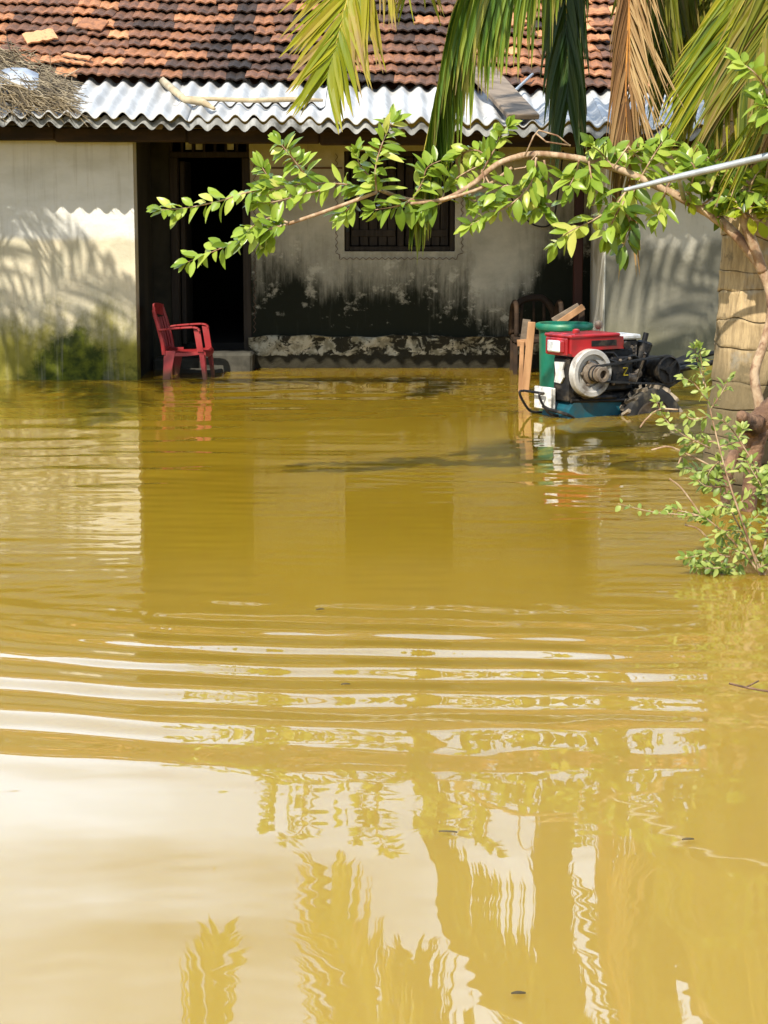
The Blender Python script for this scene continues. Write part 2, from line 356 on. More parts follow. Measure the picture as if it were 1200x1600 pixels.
M_dry = leafmat('dead brown palm leaflets', [(0,(.085,.040,.015)), (.4,(.22,.11,.038)), (1,(.50,.35,.17))], .25, .7)
M_rachis = plain('yellow palm midrib', (.42,.34,.05), (.30,.24,.04), 6, .5)
M_rachisd = plain('orange dry midrib', (.52,.24,.05), (.36,.15,.04), 6, .6)

# ------------------------------------------------------------------ setting: ground and water
rng = np.random.default_rng(5)
def grid_mesh(name, xs, ys, Z, mat, smooth=True):
    nx, ny = len(xs), len(ys); X, Y = np.meshgrid(xs, ys); v = np.stack([X, Y, Z], -1).reshape(-1, 3)
    i = np.arange((ny-1)*nx).reshape(ny-1, nx)[:, :-1].reshape(-1)
    f = np.stack([i, i+1, i+nx+1, i+nx], -1)
    me = bpy.data.meshes.new(name); me.vertices.add(len(v)); me.vertices.foreach_set('co', v.reshape(-1).astype(np.float32))
    me.loops.add(f.size); me.loops.foreach_set('vertex_index', f.reshape(-1).astype(np.int32))
    me.polygons.add(len(f)); me.polygons.foreach_set('loop_start', (np.arange(len(f))*4).astype(np.int32))
    me.polygons.foreach_set('use_smooth', np.ones(len(f), bool)); me.update(calc_edges=True); me.validate()
    me.materials.append(mat); o = bpy.data.objects.new(name, me); col.objects.link(o); return o
gx = np.array([-900, -300, -120, -70, -30, 0, 30, 70, 120, 300, 900.]); gX, gY = np.meshgrid(gx, gx)
rr = np.maximum(abs(gX), abs(gY)); gZ = np.where(rr < 60, -.35, np.where(rr < 90, -.25, .4))
tag(grid_mesh('ground', gx, gx, gZ, plain('wet earth', (.16,.12,.06), (.10,.09,.04), .3, .95)), kind='structure')

ys = [2.6]
while ys[-1] < 21: ys.append(ys[-1] + ys[-1]**2 / 4500 * 1.15)
ys = np.concatenate([[-80, -40, -15, -5, 0, 1.2, 2.0], ys, [24, 30, 40, 60, 85]])
xs = np.concatenate([[-85, -60, -40, -25, -15, -9, -6], np.linspace(-4.6, 4.6, 250), [6, 9, 15, 25, 40, 60, 85]])
WX, WY = np.meshgrid(xs, ys)
DY = np.gradient(ys)[:, None] * np.ones_like(WX)
wz = np.zeros_like(WX)
def wave(lam, slope, ang, weight, ph):
    k = 2*math.pi/lam; res = np.clip((lam/np.maximum(DY, 1e-4) - 3.5)/3, 0, 1)
    return slope/k * np.sin(k*(WX*math.sin(ang) + WY*math.cos(ang)) + ph) * weight * res
gauss = lambda y, c, w: np.exp(-((y-c)/w)**2)
r1 = np.hypot(WX-.45, WY-10.9); r2 = np.hypot(WX-2.1, WY-9.3)
warp = .05*np.sin(WX*1.3+2.0) + .025*np.sin(WX*3.1+WY*1.1)
u_ = (r1 + warp) - 4.6
phase = 2*math.pi*np.where(u_ > 0, np.log(1 + .75*np.maximum(u_, 0))/(.75*.235), u_/.235)
lam_ = .235*(1 + .75*np.maximum(u_, 0))
band = np.where(WY > 5.95, gauss(WY, 5.95, .78), np.maximum(gauss(WY, 5.95, .84), .11*np.clip((WY-3.0)/1.5, 0, 1))) * np.clip((1.5-WX)/1.1, .22, 1) * (.82 + .18*np.sin(WX*2.3+WY*3.1+.6))
wz += .086*lam_/(2*math.pi)*np.sin(phase) * band
k2 = 2*math.pi/.24
wz += .010/k2*np.sin(k2*(r2+.03*np.sin(WX*4+1))+1.0) * np.where(WY > 6, gauss(WY, 6, 1.6), gauss(WY, 6, 1.1))
far = np.clip((WY-6.2)/2.0, 0, 1) * np.clip((40-WY)/15, 0, 1)
near = np.clip((6.2-WY)/1.2, 0, 1) * np.clip((WY-.5)/1.5, 0, 1)
patch = .6 + .6*np.sin(WX*.9+WY*.55+.4)*np.sin(WX*.5-WY*.8+2.) 
for i in range(34):
    lam = rng.uniform(.10, .75); wz += wave(lam, rng.uniform(.0030, .0074), rng.normal(0, .30), far*patch, rng.uniform(0, 6.3))
for i in range(26):
    lam = rng.uniform(.09, .24); wz += wave(lam, rng.uniform(.0034, .0080), rng.normal(0, .22), far*(.35+.65*patch)*np.clip((15.5-WY)/3, 0, 1), rng.uniform(0, 6.3))
for i in range(12):
    lam = rng.uniform(.28, .7); wz += wave(lam, rng.uniform(.0008, .0020), rng.normal(0, .7), near, rng.uniform(0, 6.3))
for i in range(8):
    lam = rng.uniform(.07, .14); wz += wave(lam, rng.uniform(.0005, .0012), rng.normal(0, .5), near*np.clip((WX+1.6)/1.2, 0, 1), rng.uniform(0, 6.3))
wz *= np.where(abs(WX) < 4.7, 1, 0)
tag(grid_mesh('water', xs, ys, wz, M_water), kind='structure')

# ------------------------------------------------------------------ the house
YF, YB = 15.95, 17.15                                                  # front wall plane, veranda back wall plane
XL = P(213, 500, YF).x; XR = P(946, 450, YF+.1).x
rz_ = random.Random(3)
house = thing('village_house', (0, 18.2, 0), 'low plastered house with clay tile roof and white corrugated veranda eave, flooded at its foot', 'house')
ZE = 2.11
sag = lambda x: -.020*(x+2.6)
b = MB(); b.box((-7.5, YF, -.35), (XL, YF+.22, 2.14)); b.build('front_wall', M_front, house)
b = MB(); b.box((XL-.20, YF+.222, -.35), (XL-.002, YB, 2.14)); o = b.build('porch_wall', M_darkwall, house); o['label'] = 'dark inner face of the left porch wall'
b = MB(); b.box((XR, YF+.1, -.35), (7.5, YF+.32, 2.14)); o = b.build('side_wall', M_right, house); o['label'] = 'damp grey wall right of the veranda, palm shade painted low on it'
b = MB(); b.box((XR+.002, YF+.322, -.35), (XR+.20, YB, 2.14)); b.box((XR-.018, YF+.085, -.35), (XR-.002, YB-.07, 2.10), bev=.006); o = b.build('sun_toned_edge', M_sunstrip, house); o['label'] = 'inner edge of the right wall, painted pale for the sun on it'
b = MB(); b.box((XR+.03, YF-.10, -.35), (7.5, YF+.098, P(1000, 564, YF-.1).z), bev=.015)
b.build('plinth', M_moss, house)
# back wall of the veranda, with a doorway and a window opening
dx0, dx1 = P(268, 400, YB).x, P(391, 400, YB).x; dz = P(300, 246, YB).z
wx0, wx1 = P(538, 350, YB).x, P(711, 350, YB).x; wz0, wz1 = P(600, 393, YB).z, P(600, 236, YB).z
T = .24; b = MB()
for (x0, x1, z0, z1) in ((dx0, dx1, dz+.16, 2.6), (dx1, wx0, -.35, 2.6), (wx0, wx1, -.35, wz0), (wx0, wx1, wz1, 2.6), (wx1, XR+.2, -.35, 2.6)):
    b.box((x0, YB, z0), (x1, YB+T, z1))
b.build('back_wall', M_back, house)
b = MB(); b.box((XL-.2, YB, -.35), (dx0, YB+T, 2.6)); b.build('door_reveal', M_darkwall, house)
b = MB(); zt, zb = P(600, 525, YB).z, -.35
xs_ = np.linspace(dx1-.02, XR, 110); zs_ = [zt+.002, zt, zt-.03, zt-.09, zt-.15, zt-.20, zt-.26, zb]; vv = []
for j, zq in enumerate(zs_):
    for i, xq in enumerate(xs_):
        nn_ = .010*math.sin(xq*9+j*1.3) + .008*math.sin(xq*23+j*2.1) + rz_.uniform(-.006, .006)
        vv.append((xq, YB-.002 if j == 0 else YB-.06-nn_-(.02 if j > 4 else 0), zq + (.008*math.sin(xq*6)+.006*math.sin(xq*17) if j < 3 else 0)))
n_ = len(xs_); b.add(vv, [(j*n_+i, (j+1)*n_+i, (j+1)*n_+i+1, j*n_+i+1) for j in range(len(zs_)-1) for i in range(n_-1)])
b.build('ledge', M_ledge, house, smooth=True, sharp=60)
b = MB(); s = P(318, 552, YB-.4); e = P(394, 552, YB-.4)
b.box((s.x, YB-.42, -.35), (e.x, YB-.002, s.z), bev=.02); b.box((s.x-.25, YB-.58, -.35), (e.x-.25, YB-.424, .03), bev=.015)
b.box((XL+.02, YB-.30, -.35), (s.x-.01, YB-.002, .10), bev=.02)
b.build('doorstep', M_conc, house)
# room behind, so that the openings look into a real dark room
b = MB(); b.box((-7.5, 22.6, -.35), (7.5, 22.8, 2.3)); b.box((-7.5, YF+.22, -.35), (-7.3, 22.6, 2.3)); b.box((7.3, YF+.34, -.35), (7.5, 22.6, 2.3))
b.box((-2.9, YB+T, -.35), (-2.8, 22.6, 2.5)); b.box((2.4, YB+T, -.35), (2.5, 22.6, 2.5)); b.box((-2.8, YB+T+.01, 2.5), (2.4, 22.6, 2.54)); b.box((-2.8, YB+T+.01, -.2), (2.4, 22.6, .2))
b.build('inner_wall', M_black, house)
# doorway: frame and ventilator
dr = MB()
for x in (dx0+.03, dx1-.03): dr.box((x-.035, YB-.02, -.3), (x+.035, YB+.12, dz-.002), bev=.006)
dr.box((dx0, YB-.022, dz), (dx1, YB+.12, dz+.05), bev=.006)
dfr = dr.build('door_frame', M_shutter, house)
dl = MB(); dl.box((dx0+.07, YB+.13, .2), (dx0+.11, YB+.75, dz-.03), bev=.004); dl.build('door', M_shutter, house)
zz0 = dz+.055
for k in range(7):
    x0 = dx0 + .03 + (dx1-dx0-.06)*k/7; 
    if k in (1, 2, 5): tr = MB(); tr.box((x0+.015, YB+.03, zz0+.012), (x0+.075, YB+.05, zz0+.075), tint=.5); tr.build('vent_light_tile', M_white, house)  # white tiles imitate daylight showing through the ventilator gaps
for k in range(8): tb = MB(); x = dx0 + .012 + (dx1-dx0-.024)*k/7; tb.box((x-.011, YB+.0, zz0-.003), (x+.011, YB+.06, zz0+.103)); tb.build('ventilator_bar', M_shutter, house)
# window: shutters of upright boards in a frame, zigzag painted line round it
win = MB(); f = .045
for (x0, x1, z0, z1) in ((wx0, wx0+f, wz0, wz1), (wx1-f, wx1, wz0, wz1), (wx0+f, wx1-f, wz0, wz0+f), (wx0+f, wx1-f, wz1-f, wz1)):
    win.box((x0, YB+.03, z0), (x1, YB+.13, z1), bev=.008)
mid = P(626, 350, YB).x; win.box((mid-.03, YB+.032, wz0+f), (mid+.03, YB+.13, wz1-f), bev=.006)
wf = win.build('window', M_shutter, house)
for (x0, x1) in ((wx0+f+.006, mid-.036), (mid+.036, wx1-f-.006)):
    sb = MB(); n = 5
    for k in range(n):
        a = x0 + (x1-x0)*k/n; c = x0 + (x1-x0)*(k+1)/n; d = rz_.uniform(-.004, .004)
        sb.box((a+.004, YB+.075+d, wz0+f+.006), (c-.004, YB+.10+d, wz1-f-.006), bev=.004)
    for zc in (wz0+.16, wz0+.52, wz1-.16): sb.box((x0+.01, YB+.058, zc-.03), (x1-.01, YB+.0695, zc+.03), bev=.004)
    sb.build('shutter', M_shutter, wf)
hg = MB(); hg.box((wx0+.01, YB+.018, wz0+.17), (wx0+.045, YB+.028, wz0+.25)); hg.build('hinge', M_cable, wf)
def zigzag(pts, w, amp, per):
    z = MB()
    for a, c in zip(pts[:-1], pts[1:]):
        a = Vector(a); c = Vector(c); L = (c-a).length; d = (c-a)/L; n = Vector((-d.z, 0, d.x)); m = max(2, int(L/per)*2); q = []
        for k in range(m+1): q.append(a + d*(L*k/m) + n*(amp if k % 2 else -amp))
        for u, v in zip(q[:-1], q[1:]): z.beam(u, v, .004, w, up=Vector((0,1,0)))
    return z
yl = YB-.004; A = lambda px, py: (P(px, py, YB).x, yl, P(px, py, YB).z)
z = zigzag([A(526, 240), A(526, 394), A(532, 404), A(712, 404), A(722, 394), A(722, 240)], .007, .011, .055)
z.build('painted_line', M_trim, house)
z = zigzag([A(398, 250), A(398, 520)], .007, .011, .055); z.build('painted_line', M_trim, house)
b = MB(); b.box((A(398,0)[0], YB-.006, A(0, 264)[2]), (A(534,0)[0], YB-.001, A(0, 261)[2])); b.build('plaster_seam', M_trim, house)
# eave timbers
b = MB()
zb0, zb1 = P(0, 222, YF-.12).z, P(0, 203, YF-.12).z
for k in range(9):
    x0 = -4.8 + k*1.07; x1 = x0+1.068; dzb = sag(x0)*.6
    b.box((x0, YF-.16, zb0+dzb), (x1, YF-.022, zb1+.02+dzb), bev=.012)
b.build('eave_beam', M_darkwood, house)
b = MB(); yb_ = YF-.40
b.beam((-4.9, yb_, ZE-.03+sag(-4.9)), (4.9, yb_, ZE-.03+sag(4.9)), .05, .035, bev=.006); b.build('batten', M_darkwood, house)
SLOPE = math.tan(R(14.5)); YE, YT = 15.36, 16.62                        # corrugated sheet: eave and top
sheet_z = lambda x, y: ZE + sag(x) + .03 + (y-YE)*SLOPE
for px in (60, 250, 395, 627, 820, 985, 1120):
    b = MB(); x = P(px, 205, YF-.4).x
    b.beam((x, YE+.10, sheet_z(x, YE+.10)-.085), (x, YT+.1, sheet_z(x, YT+.1)-.085), .06, .075, bev=.008)
    b.build('rafter', M_greywood if px in (250, 627, 820) else M_darkwood, house)
# corrugated sheets
def sheet(x0, x1, y0, y1, lift=0.0, tilt=0.0, drop=0.0):
    m = MB(); per = .146; amp = .027; n = max(4, int((x1-x0)/per*10)); rows = 5; vv = []; th = .008
    for layer in (0, 1):
        for j in range(rows+1):
            for i in range(n+1):
                x = x0 + (x1-x0)*i/n; y = y0 + (y1-y0)*j/rows + tilt*(x-x0)
                vv.append((x, y, sheet_z(x, y) + lift + drop*(1-j/rows) + amp*math.cos(2*math.pi*x/per) + .004*math.sin(x*5+j) - layer*th))
    q = (rows+1)*(n+1); ff = []; I = lambda l, j, i: l*q + j*(n+1) + i
    for j in range(rows):
        for i in range(n):
            ff.append((I(0,j,i), I(0,j,i+1), I(0,j+1,i+1), I(0,j+1,i))); ff.append((I(1,j,i), I(1,j+1,i), I(1,j+1,i+1), I(1,j,i+1)))
    for i in range(n):
        ff.append((I(1,0,i), I(1,0,i+1), I(0,0,i+1), I(0,0,i))); ff.append((I(0,rows,i), I(0,rows,i+1), I(1,rows,i+1), I(1,rows,i)))
    for j in range(rows):
        ff.append((I(0,j,0), I(0,j+1,0), I(1,j+1,0), I(1,j,0))); ff.append((I(0,j,n), I(1,j,n), I(1,j+1,n), I(0,j+1,n)))
    m.add(vv, ff); return m
for (p0, p1, ya, yb2, lf, tl) in ((-420, 70, YE, YT, 0, 0), (55, 292, YE-.03, YT+.02, .012, .0), (280, 520, YE+.02, YT-.5, 0, .02), (262, 505, YE+.45, YT+.05, .026, .0), (500, 640, YE-.01, YT+.03, .008, .0), (628, 800, YE, YT, .018, 0), (790, 960, YE+.03, YT, .004, .0), (945, 1130, YE, YT, .012, 0), (1118, 1650, YE+.01, YT, 0, 0)):
    sheet(P(p0, 190, YE).x, P(p1, 190, YE).x, ya, yb2, lf, tl).build('corrugated_sheet', M_sheet, house, smooth=True, sharp=50)
def fringe(x0, x1):
    m = MB(); n = int((x1-x0)/.146*10); vv = []
    for lay in (0, .007):
        for j, (dy, dz_) in enumerate(((.02, -.018), (-.012, -.045), (-.020, -.078))):
            for i in range(n+1):
                x = x0 + (x1-x0)*i/n; vv.append((x, YE+.03+dy+lay, sheet_z(x, YE) + dz_ + .026*math.cos(2*math.pi*x/.146)))
    q = 3*(n+1); I = lambda l, j, i: l*q + j*(n+1) + i
    ff = [(I(0,j,i), I(0,j+1,i), I(0,j+1,i+1), I(0,j,i+1)) for j in range(2) for i in range(n)] + [(I(1,j,i), I(1,j,i+1), I(1,j+1,i+1), I(1,j+1,i)) for j in range(2) for i in range(n)] + [(I(0,2,i), I(1,2,i), I(1,2,i+1), I(0,2,i+1)) for i in range(n)]
    m.add(vv, ff); return m
for p0, p1 in ((-420, 262), (258, 520), (518, 782), (778, 1650)): fringe(P(p0, 190, YE).x, P(p1, 190, YE).x).build('eave_shade_strip', M_dimsheet, house, smooth=True, sharp=60)
# tile roof: rows of double-roll tiles, each a little out of place
tm = MB(); TW, TL = .178, .205; y_e = 16.48; z_e = 2.47; pitch = R(30); nrow = 17
cR, sR = math.cos(pitch), math.sin(pitch)
def roof_pt(x, s): 
    kick = -.05*math.exp(-s/.35)
    return Vector((x, y_e + s*cR, z_e + s*sR + sag(x)*1.2 + kick*0 + .022*math.sin(x*1.7+s*.8)*min(1, s) - .05*math.sin(min(1, s/3.3)*math.pi)))
def one_tile(mb, x, s, tint, r_, w=TW, l=TL*1.28):
    nu = 9; base = len(mb.v); vv = []; jz = r_.uniform(-.007, .013); jr = r_.uniform(-.09, .09); js = r_.uniform(-.028, .028)
    nrm = Vector((0, -sR, cR))
    for layer, off in ((0, 0.0), (1, -.014)):
        for t in (0, .5, 1):
            for i in range(nu):
                u = i/(nu-1); prof = .021*(.5-.5*math.cos(4*math.pi*u))**.8 + (.010 if i == 0 else 0)
                p = roof_pt(x + (u-.5)*w*1.06 + jr*(t-.5)*l, s + js + t*l) + nrm*(prof + .046*(1-t) + jz + off)
                vv.append(p)
    q = 3*nu; ff = []
    for j in range(2):
        for i in range(nu-1): ff.append((j*nu+i, j*nu+i+1, (j+1)*nu+i+1, (j+1)*nu+i))
    for i in range(nu-1): ff.append((q+i, q+i+1, i+1, i))
    for j in range(2): ff.append((q+j*nu, j*nu, (j+1)*nu, q+(j+1)*nu)); ff.append((j*nu+nu-1, q+j*nu+nu-1, q+(j+1)*nu+nu-1, (j+1)*nu+nu-1))
    mb.add(vv, ff, tint)
rt = random.Random(11)
for r_i in range(nrow):
    for c in range(-30, 31):
        x = c*TW + (r_i % 2)*.02 + rt.uniform(-.004, .004)
        big = .5 + .5*math.sin(x*1.3+r_i*.6+1) 
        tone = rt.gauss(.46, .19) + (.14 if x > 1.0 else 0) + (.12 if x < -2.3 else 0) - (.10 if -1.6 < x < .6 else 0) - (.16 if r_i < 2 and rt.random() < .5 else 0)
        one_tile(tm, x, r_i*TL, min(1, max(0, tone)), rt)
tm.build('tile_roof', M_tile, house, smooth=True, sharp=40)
b = MB(); rid = roof_pt(0, nrow*TL); e0 = roof_pt(0, 0)
for (y0, z0, y1, z1) in ((e0.y+.05, e0.z-.045, rid.y, rid.z-.06),):
    b.add([(-7.6, y0, z0+.1), (7.6, y0, z0-.2), (7.6, y1, z1-.25), (-7.6, y1, z1-.05)], [(0,1,2,3)])
yr = rid.y+3.2
b.add([(-7.6, rid.y, rid.z-.05), (7.6, rid.y, rid.z-.25), (7.6, yr, 2.2), (-7.6, yr, 2.3)], [(0,1,2,3)])
for x in (-7.45, 7.45): b.add([(x, 16.4, 2.1), (x, yr-.2, 2.25), (x, rid.y, rid.z-.2)], [(0,1,2)])
b.build('roof_deck', M_tile, house)
b = MB()
for k in range(26):
    x = -5.3 + k*.41; p = roof_pt(x, nrow*TL)
    b.tube([p+Vector((0,0,.0)), p+Vector((.43,0,.0))], [.10, .085], 10, tint=rt.uniform(.2,.6))
b.build('ridge_tile', M_tile, house, smooth=True, sharp=50)

# ------------------------------------------------------------------ things lying on the roof
def loose_tile(px, py, rot, tilt, tint, w, l, label, flat=True):
    r_ = random.Random(int(px)); m = MB()
    d = ray(px, py); best = None                                       # where that sight line meets the tiles
    for k in range(400):
        yy = 16.4 + k*.01; p = P(px, py, yy); s_ = (yy-y_e)/cR; q = roof_pt(p.x, max(0, s_))
        if p.z <= q.z + .05: best = q; break
    q = best or P(px, py, 17.5)
    nrm = Vector((0, -sR, cR)); nu = 9; vv = []
    ax = Matrix.Rotation(rot, 3, nrm) @ Vector((1,0,0)); ay = nrm.cross(ax); nn = (nrm + ay*tilt).normalized(); ay = nn.cross(ax)
    for off in (0, -.014):
        for t in (-.5, .5):
            for i in range(nu):
                u = i/(nu-1); vv.append(q + nn*(.075 + .012*(.5-.5*math.cos(6*math.pi*u)) + off) + ax*(u-.5)*w + ay*t*l)
    ff = []; n2 = 2*nu
    for i in range(nu-1):
        ff += [(i, i+1, nu+i+1, nu+i), (n2+i, n2+nu+i, n2+nu+i+1, n2+i+1), (n2+i, n2+i+1, i+1, i), (nu+i, nu+i+1, n2+nu+i+1, n2+nu+i)]
    ff += [(0, nu, n2+nu, n2), (nu-1, n2+nu-1, n2+n2-1, n2-1)]
    m.add(vv, ff, tint); o = m.build('loose_tile', M_tile, smooth=True, sharp=40)
    return tag(o, label, 'roof tile', 'loose tiles lying on the tile roof')
loose_tile(64, 60, R(22), 0, 1.0, .27, .20, 'bright orange loose tile lying askew on the left of the tile roof')
loose_tile(145, 41, R(-14), 0, .62, .24, .19, 'brown ribbed loose tile lying uphill of the bright orange one')
loose_tile(120, 92, R(-16), .1, .85, .26, .07, 'upper thin orange tile sliver just above the straw heap')
loose_tile(112, 100, R(-18), .1, .8, .24, .05, 'lower thin orange tile sliver nearest the straw heap')
loose_tile(925, 22, R(8), 0, .72, .30, .12, 'top slipped tile on the right roof beside the dead palm frond')
loose_tile(945, 40, R(6), 0, .62, .28, .08, 'middle slipped tile stacked on the right roof by the dead frond')
loose_tile(935, 62, R(3), 0, .75, .18, .10, 'lowest slipped tile under the stacked ones on the right roof')
loose_tile(798, 35, R(24), 0, .8, .26, .20, 'orange tilted tile between the hanging and the dark frond')

def on_sheet(px, py, up=.03):
    for k in range(300):
        yy = YE + k*.005; p = P(px, py, yy)
        if p.z <= sheet_z(p.x, yy) + up: return Vector((p.x, yy, sheet_z(p.x, yy) + up))
    return P(px, py, 16.4)
m = MB(); m.tube([on_sheet(285, 153, .07), on_sheet(390, 157, .065), on_sheet(470, 155, .075), on_sheet(505, 157, .07)], [.016, .019, .022, .012], 8)
tag(m.build('bamboo_pole', M_bamboo, smooth=True), 'thin dry bamboo pole lying along the white corrugated sheets', 'pole')
m = MB(); m.tube([on_sheet(252, 124, .05), on_sheet(272, 142, .06), on_sheet(290, 156, .06), on_sheet(318, 160, .055), on_sheet(335, 170, .05)], [.035, .032, .026, .03, .014], 8, wob=.15, rnd=rz_)
tag(m.build('broken_stick', M_bamboo, smooth=True), 'short bent stick lying on the sheets at the left end of the bamboo pole', 'stick')
m = MB(); m.beam(on_sheet(750, 108, .055), on_sheet(818, 186, .055), .27, .045, bev=.008)
tag(m.build('roof_plank', M_greywood), 'wide weathered plank lying down the slope of the corrugated roof', 'plank')
m = MB(); m.tube([P(750, 192, 15.5), P(832, 116, 16.55)], .012, 8)
tag(m.build('roof_rod', M_pipe, smooth=True), 'thin grey rod running up across the weathered plank', 'rod')
# heap of old thatch with a bit of grey sheet over it
hp = thing('thatch_heap', on_sheet(40, 165, 0), 'heap of dry grey thatch and twigs on the left end of the corrugated roof', 'thatch')
rs = random.Random(8); m = MB()
for k in range(1500):
    u = rs.random()**.8; x = -150 + u*265; prof = max(0.0, 1-((x+20)/140)**2)**.6 if x > -20 else 1
    pxp = x; pyp = rs.uniform(98 + (1-prof)*50, 186)
    c = on_sheet(pxp, min(pyp, 186), .03); c.z += rs.uniform(0, .20)*prof
    a = R(rs.gauss(-25, 28)); L = rs.uniform(.10, .34); d = Vector((math.cos(a), rs.uniform(-.5,.2), math.sin(a)*.7)).normalized()
    bend = Vector((rs.uniform(-.05,.05), 0, -rs.uniform(.0,.06)))
    m.tube([c-d*L/2+bend, c, c+d*L/2+bend], [.003, rs.uniform(.003,.006), .002], 4, tint=min(1, max(0, rs.gauss(.42, .25))), cap=False)
m.build('straw', M_straw, hp)
m = MB(); n = 10; vv = []
for j in range(4):
    for i in range(n+1):
        p = on_sheet(-140 + 200*i/n, 100 + 10*j + (12*(i/n)**2), .20 - .02*j); vv.append(p + Vector((0, 0, .02*math.cos(i*2.2+j*.3))))
m.add(vv, [(j*(n+1)+i, j*(n+1)+i+1, (j+1)*(n+1)+i+1, (j+1)*(n+1)+i) for j in range(3) for i in range(n)])
o = m.build('cover_sheet', plain('grey plastic sheet', (.40,.42,.45), (.28,.30,.33), 9, .5), hp, smooth=True)
sm = o.modifiers.new('thick', 'SOLIDIFY'); sm.thickness = .006

# veranda post, cable
m = MB(); a = P(905, 300, YB-.25); m.box((a.x-.04, YB-.29, -.35), (a.x+.04, YB-.21, 2.15), bev=.008)
tag(m.build('veranda_post', M_post), 'dark red square wooden post at the right end of the veranda', 'post')
m = MB(); m.tube(smooth_path([P(*q) for q in ((776, 232, YB-.15), (784, 255, YB-.15), (790, 290, YB-.1), (812, 330, YB-.08), (836, 352, YB-.08), (862, 348, YB-.1), (872, 300, YB-.15), (880, 235, YB-.15))]), .008, 6)
tag(m.build('black_cable', M_cable, smooth=True), 'black cable drooping in a loop along the veranda back wall', 'cable')

# ------------------------------------------------------------------ red plastic armchair
cp = Wt(296, 589); ch = thing('plastic_chair', (cp.x, cp.y, -.15), 'faded red plastic armchair standing in the water at the veranda edge', 'chair', rz=R(-4))
def loc(o_): return world_loc(o_)
MC = loc(ch) @ Matrix.Scale(.93, 4); SW = .23                                                  # half width; chair looks along +x
def cbuild(m, name, smooth=True):
    m.v = [tuple(MC @ Vector(v)) for v in m.v]; return m.build(name, M_chair, ch, smooth=smooth, sharp=40)
m = MB(); prof = [(-.20,.425), (-.10,.408), (.02,.41), (.13,.425), (.175,.428), (.19,.41)]; nY = 9; vv = []
for x, z in prof:
    for j in range(nY):
        v = -1+2*j/(nY-1); vv.append((x, v*SW*(.92+.08*(x+.2)/.4), z - .018*(1-v*v) + (0 if abs(v) < 1 else -.012)))
for x, z in prof:
    for j in range(nY):
        v = -1+2*j/(nY-1); vv.append((x, v*SW*(.92+.08*(x+.2)/.4), z - .018*(1-v*v) - .012 - (.03 if abs(v) == 1 or x > .17 else 0)))
q = len(prof)*nY; ff = []
for i in range(len(prof)-1):
    for j in range(nY-1):
        a = i*nY+j; ff.append((a, a+nY, a+nY+1, a+1)); ff.append((q+a, q+a+1, q+a+nY+1, q+a+nY))
for j in range(nY-1): ff.append((j, j+1, q+j+1, q+j)); a = (len(prof)-1)*nY+j; ff.append((a, q+a, q+a+1, a+1))
for i in range(len(prof)-1): a = i*nY; ff.append((a, q+a, q+a+nY, a+nY)); a += nY-1; ff.append((a, a+nY, q+a+nY, q+a))
m.add(vv, ff); cbuild(m, 'seat')
m = MB()                                                               # backrest: curved shell with upright slots
bx = lambda z: -.185 - .10*(max(0.0, z-.42)/.40)**1.15
def curved(y, z): return Vector((bx(z) - .035*(1-(y/SW)**2), y, z))
def strip(pts, w, t):
    for u, v in zip(pts[:-1], pts[1:]): m.beam(u, v, w, t, up=Vector((1,0,0)))
for k in range(6):
    y = -SW*.72 + SW*1.44*k/5; m.tube([curved(y, zz) for zz in (.40, .48, .56, .64, .70)], .013, 6)
for z0, w in ((.745, .05), (.41, .022)):
    for k in range(10):
        y0 = -SW*.95 + SW*1.9*k/10; y1 = -SW*.95 + SW*1.9*(k+1)/10
        zt_ = z0 + (.035*(1-(y0/SW)**2) if z0 > .6 else 0)
        m.beam(curved(y0, zt_), curved(y1, zt_), w*2, .014, up=Vector((1,0,0)))
for s in (-1, 1): m.tube([curved(s*SW*.95, zz) for zz in (.38, .48, .58, .68, .78)], [.02, .02, .02, .02, .016], 8)
cbuild(m, 'backrest')
for s in (-1, 1):
    m = MB(); y = s*(SW+.012)                                          # armrest with its wide front support
    path = [(-.235, .60), (-.15, .612), (-.03, .622), (.08, .628), (.128, .618), (.142, .59)]
    for (x0, z0), (x1, z1) in zip(path[:-1], path[1:]): m.beam((x0, y, z0), (x1, y, z1), .052, .018, bev=.005)
    m.add([(.085, y-.02*s, .61), (.145, y-.02*s, .60), (.172, y-.02*s, .41), (.115, y-.02*s, .41), (.085, y-.004*s, .61), (.145, y+.004*s, .60), (.172, y+.004*s, .41), (.115, y-.004*s, .41)],
          [(0,1,2,3), (7,6,5,4), (0,4,5,1), (1,5,6,2), (2,6,7,3), (3,7,4,0)])
    cbuild(m, 'armrest', False)
    for front in (0, 1):
        m = MB(); top = (.125, .172) if front else (-.185, -.085); bot = (.185, .205) if front else (-.205, -.168)
        yt = s*SW*.97; yb3 = s*(SW+.02); t = .012
        vv = []
        for (xa, xb), y0, z0 in ((top, yt, .415), (bot, yb3, 0)):
            vv += [(xa, y0, z0), (xb, y0, z0), (xb, y0-s*t, z0), (xa, y0-s*t, z0)]
        m.add(vv, [(0,1,5,4), (1,2,6,5), (2,3,7,6), (3,0,4,7), (0,3,2,1), (4,5,6,7)])
        xe = (1 if front else 0); vv = []                              # the leg's inward flange
        for (xa, xb), y0, z0 in ((top, yt, .413), (bot, yb3, 0)):
            x = xb if front else xa; vv += [(x-.006, y0-s*t*1.02, z0), (x+.006, y0-s*t*1.02, z0), (x+.006, y0-s*.05, z0), (x-.006, y0-s*.05, z0)]
        m.add(vv, [(0,1,5,4), (1,2,6,5), (2,3,7,6), (3,0,4,7), (0,3,2,1), (4,5,6,7)])
        cbuild(m, 'leg', False)

